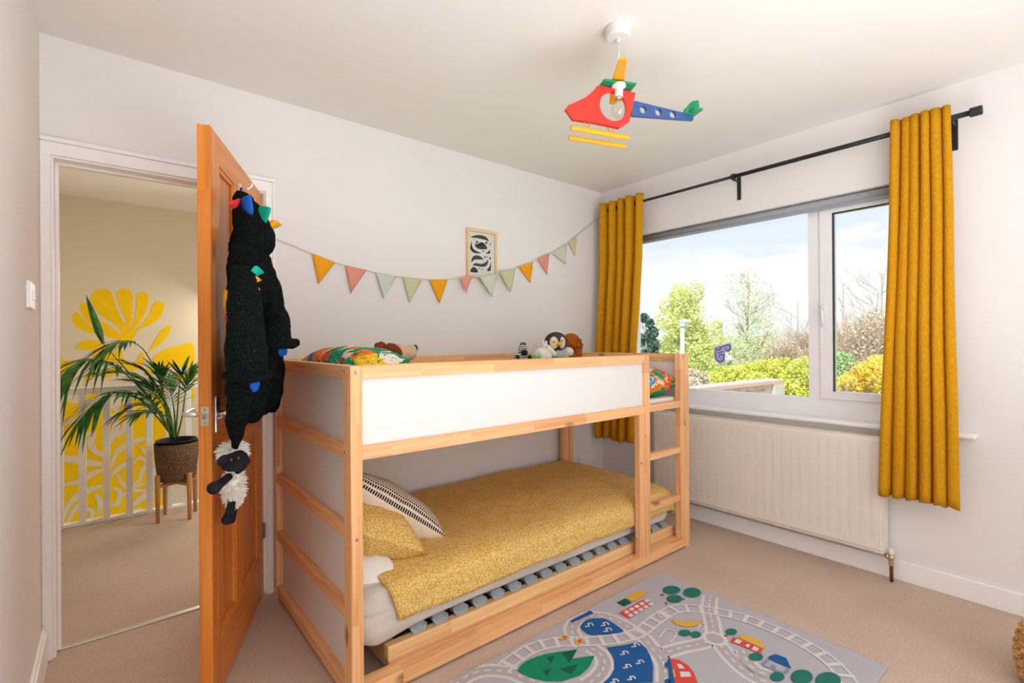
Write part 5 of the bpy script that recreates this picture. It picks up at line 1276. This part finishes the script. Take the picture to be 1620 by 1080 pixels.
# vent pipe
pv = far(1079.5, 520, 7.0)
vp = thing('vent_pipe', (pv.x, pv.y, GZ), 'pale grey vent pipe with a cowl standing outside the window', 'pipe')
zt_ = far(1079.5, 514, 7.0).z; rp_ = 3.0*7/FPX
gpipe = plain('pipe_plastic', '#dfe6ec', .4, .3)
obj('pipe', MB().tube([(pv.x, pv.y, GZ), (pv.x, pv.y, zt_)], rp_, 16), gpipe, vp, smooth=True)
obj('collar', MB().lathe([(rp_*1.0, -.03), (rp_*1.35, -.028), (rp_*1.35, .02), (rp_, .022)], (pv.x, pv.y, zt_), 18), gpipe, vp, smooth=True)
lat = Vector((RT.x, RT.y, 0)).normalized()
cw = Vector((pv.x, pv.y, zt_+.045)) + lat*.02
obj('cowl', MB().loft([(cw-lat*.055, UP*.012, FW*.02), (cw-lat*.05, UP*.026, FW*.04), (cw, UP*.034, FW*.045), (cw+lat*.075, UP*.024+lat*.0, FW*.04), (cw+lat*.085, UP*.010, FW*.02)], 16), gpipe, vp, smooth=True)
# neighbouring parapet wall with coping
brk = plain('garden_brick', '#dcbcab', .9, .1, var=.2, scale=6); cop = plain('coping_stone', '#dcb9ad', .85, .15, var=.06)
wD = (8.2, 9.0)
E_ = far(1225, 599, 9.4); A = onz(1040, 617, E_.z)
dw = (E_-A); dw.z = 0; dw.normalize(); nw = Vector((-dw.y, dw.x, 0)); lnw = (Vector((E_.x-A.x, E_.y-A.y, 0))).length
gw = thing('garden_wall', (A.x, A.y, GZ), 'low brick wall with a pink coping below the window view', 'wall')
def wfr(a, b, t_): return Vector((A.x, A.y, 0)) + dw*a + nw*t_ + Vector((0, 0, b))
def wbox(a0, a1, z0, z1, t0, t1): return MB(xf=lambda a, b, t_: wfr(a, b, t_)).box(a0, a1, z0, z1, t0, t1)
mort = plain('mortar', '#ddd5cc', .95, .1)
obj('core', wbox(0, lnw, GZ, A.z-.07, -.10, .10), mort, gw)
rnd = random.Random(9); bme = {}
for j in range(7):
    z1_ = A.z-.072-j*.075
    off = .1125*(j % 2)
    for i in range(int((lnw-.34)/.225)):
        a0_ = off+i*.225
        if a0_+.215 > lnw-.32: break
        obj('brick', wbox(a0_, a0_+.213, z1_-.065, z1_, -.112-rnd.uniform(0, .004), -.095), brk, gw)
obj('coping', wbox(-.02, lnw+.03, A.z-.07, A.z, -.15, .15), cop, gw, bevel=.01)
obj('end_pillar', wbox(lnw-.30, lnw+.01, GZ, A.z-.071, -.16, .14), plain('render_pillar', '#d8cfc4', .9, .1, var=.1), gw)
# shed roof and a far gable
sp0 = far(1113, 565, 30)
sh = thing('garden_shed', (sp0.x, sp0.y, GZ), 'pale grey shed roof half hidden among the shrubs beyond the pipe', 'shed')
w2, d2 = 1.25, .9; lt, fw2 = lat, Vector((FW.x, FW.y, 0)).normalized()
def sfr(a, b, t_): return Vector((sp0.x, sp0.y, 0)) + lt*a + fw2*b + Vector((0, 0, t_))
zE = far(1113, 569, 30).z; zR = far(1113, 558, 30).z
obj('walls', MB(xf=sfr).box(-w2, w2, -d2, d2, GZ, zE), plain('shed_boards', '#a9a08f', .9, .1), sh)
obj('roof', MB(xf=sfr).add([(-w2-.1, -d2-.15, zE), (w2+.1, -d2-.15, zE), (w2+.1, 0, zR), (-w2-.1, 0, zR), (w2+.1, d2+.15, zE), (-w2-.1, d2+.15, zE)], [(0, 1, 2, 3), (3, 2, 4, 5)]), plain('shed_felt', '#bcc4cc', .8, .2), sh, solid=.06)
h0 = far(1186, 560, 48)
ho = thing('house', (h0.x, h0.y, GZ), 'brown pitched house roof far beyond the birch trunk', 'house')
zr_ = far(1183, 533, 48).z; ze_ = far(1213, 556, 48).z; hw_ = abs(1213-1183)*48/FPX*1.25
def hf2(a, b, t_): return Vector((h0.x, h0.y, 0)) + lt*a + fw2*b + Vector((0, 0, t_))
obj('gable_wall', MB(xf=lambda a, b, t_: hf2(a, t_, b)).prism([(-hw_*.92, GZ), (hw_*.92, GZ), (hw_*.92, ze_), (0, zr_-.2), (-hw_*.92, ze_)], lambda a, b, t_: (a, b, t_), 0, 5), plain('house_render', '#c9bda8', .9, .1), ho)
for s_ in (-1, 1):
    obj('roof_slope', MB(xf=hf2).add([(0, -.3, zr_), (0, 5.3, zr_), (s_*hw_, 5.3, ze_-.1), (s_*hw_, -.3, ze_-.1)], [(0, 1, 2, 3)]), plain('roof_tiles', '#8d7460', .9, .1), ho, solid=.12)
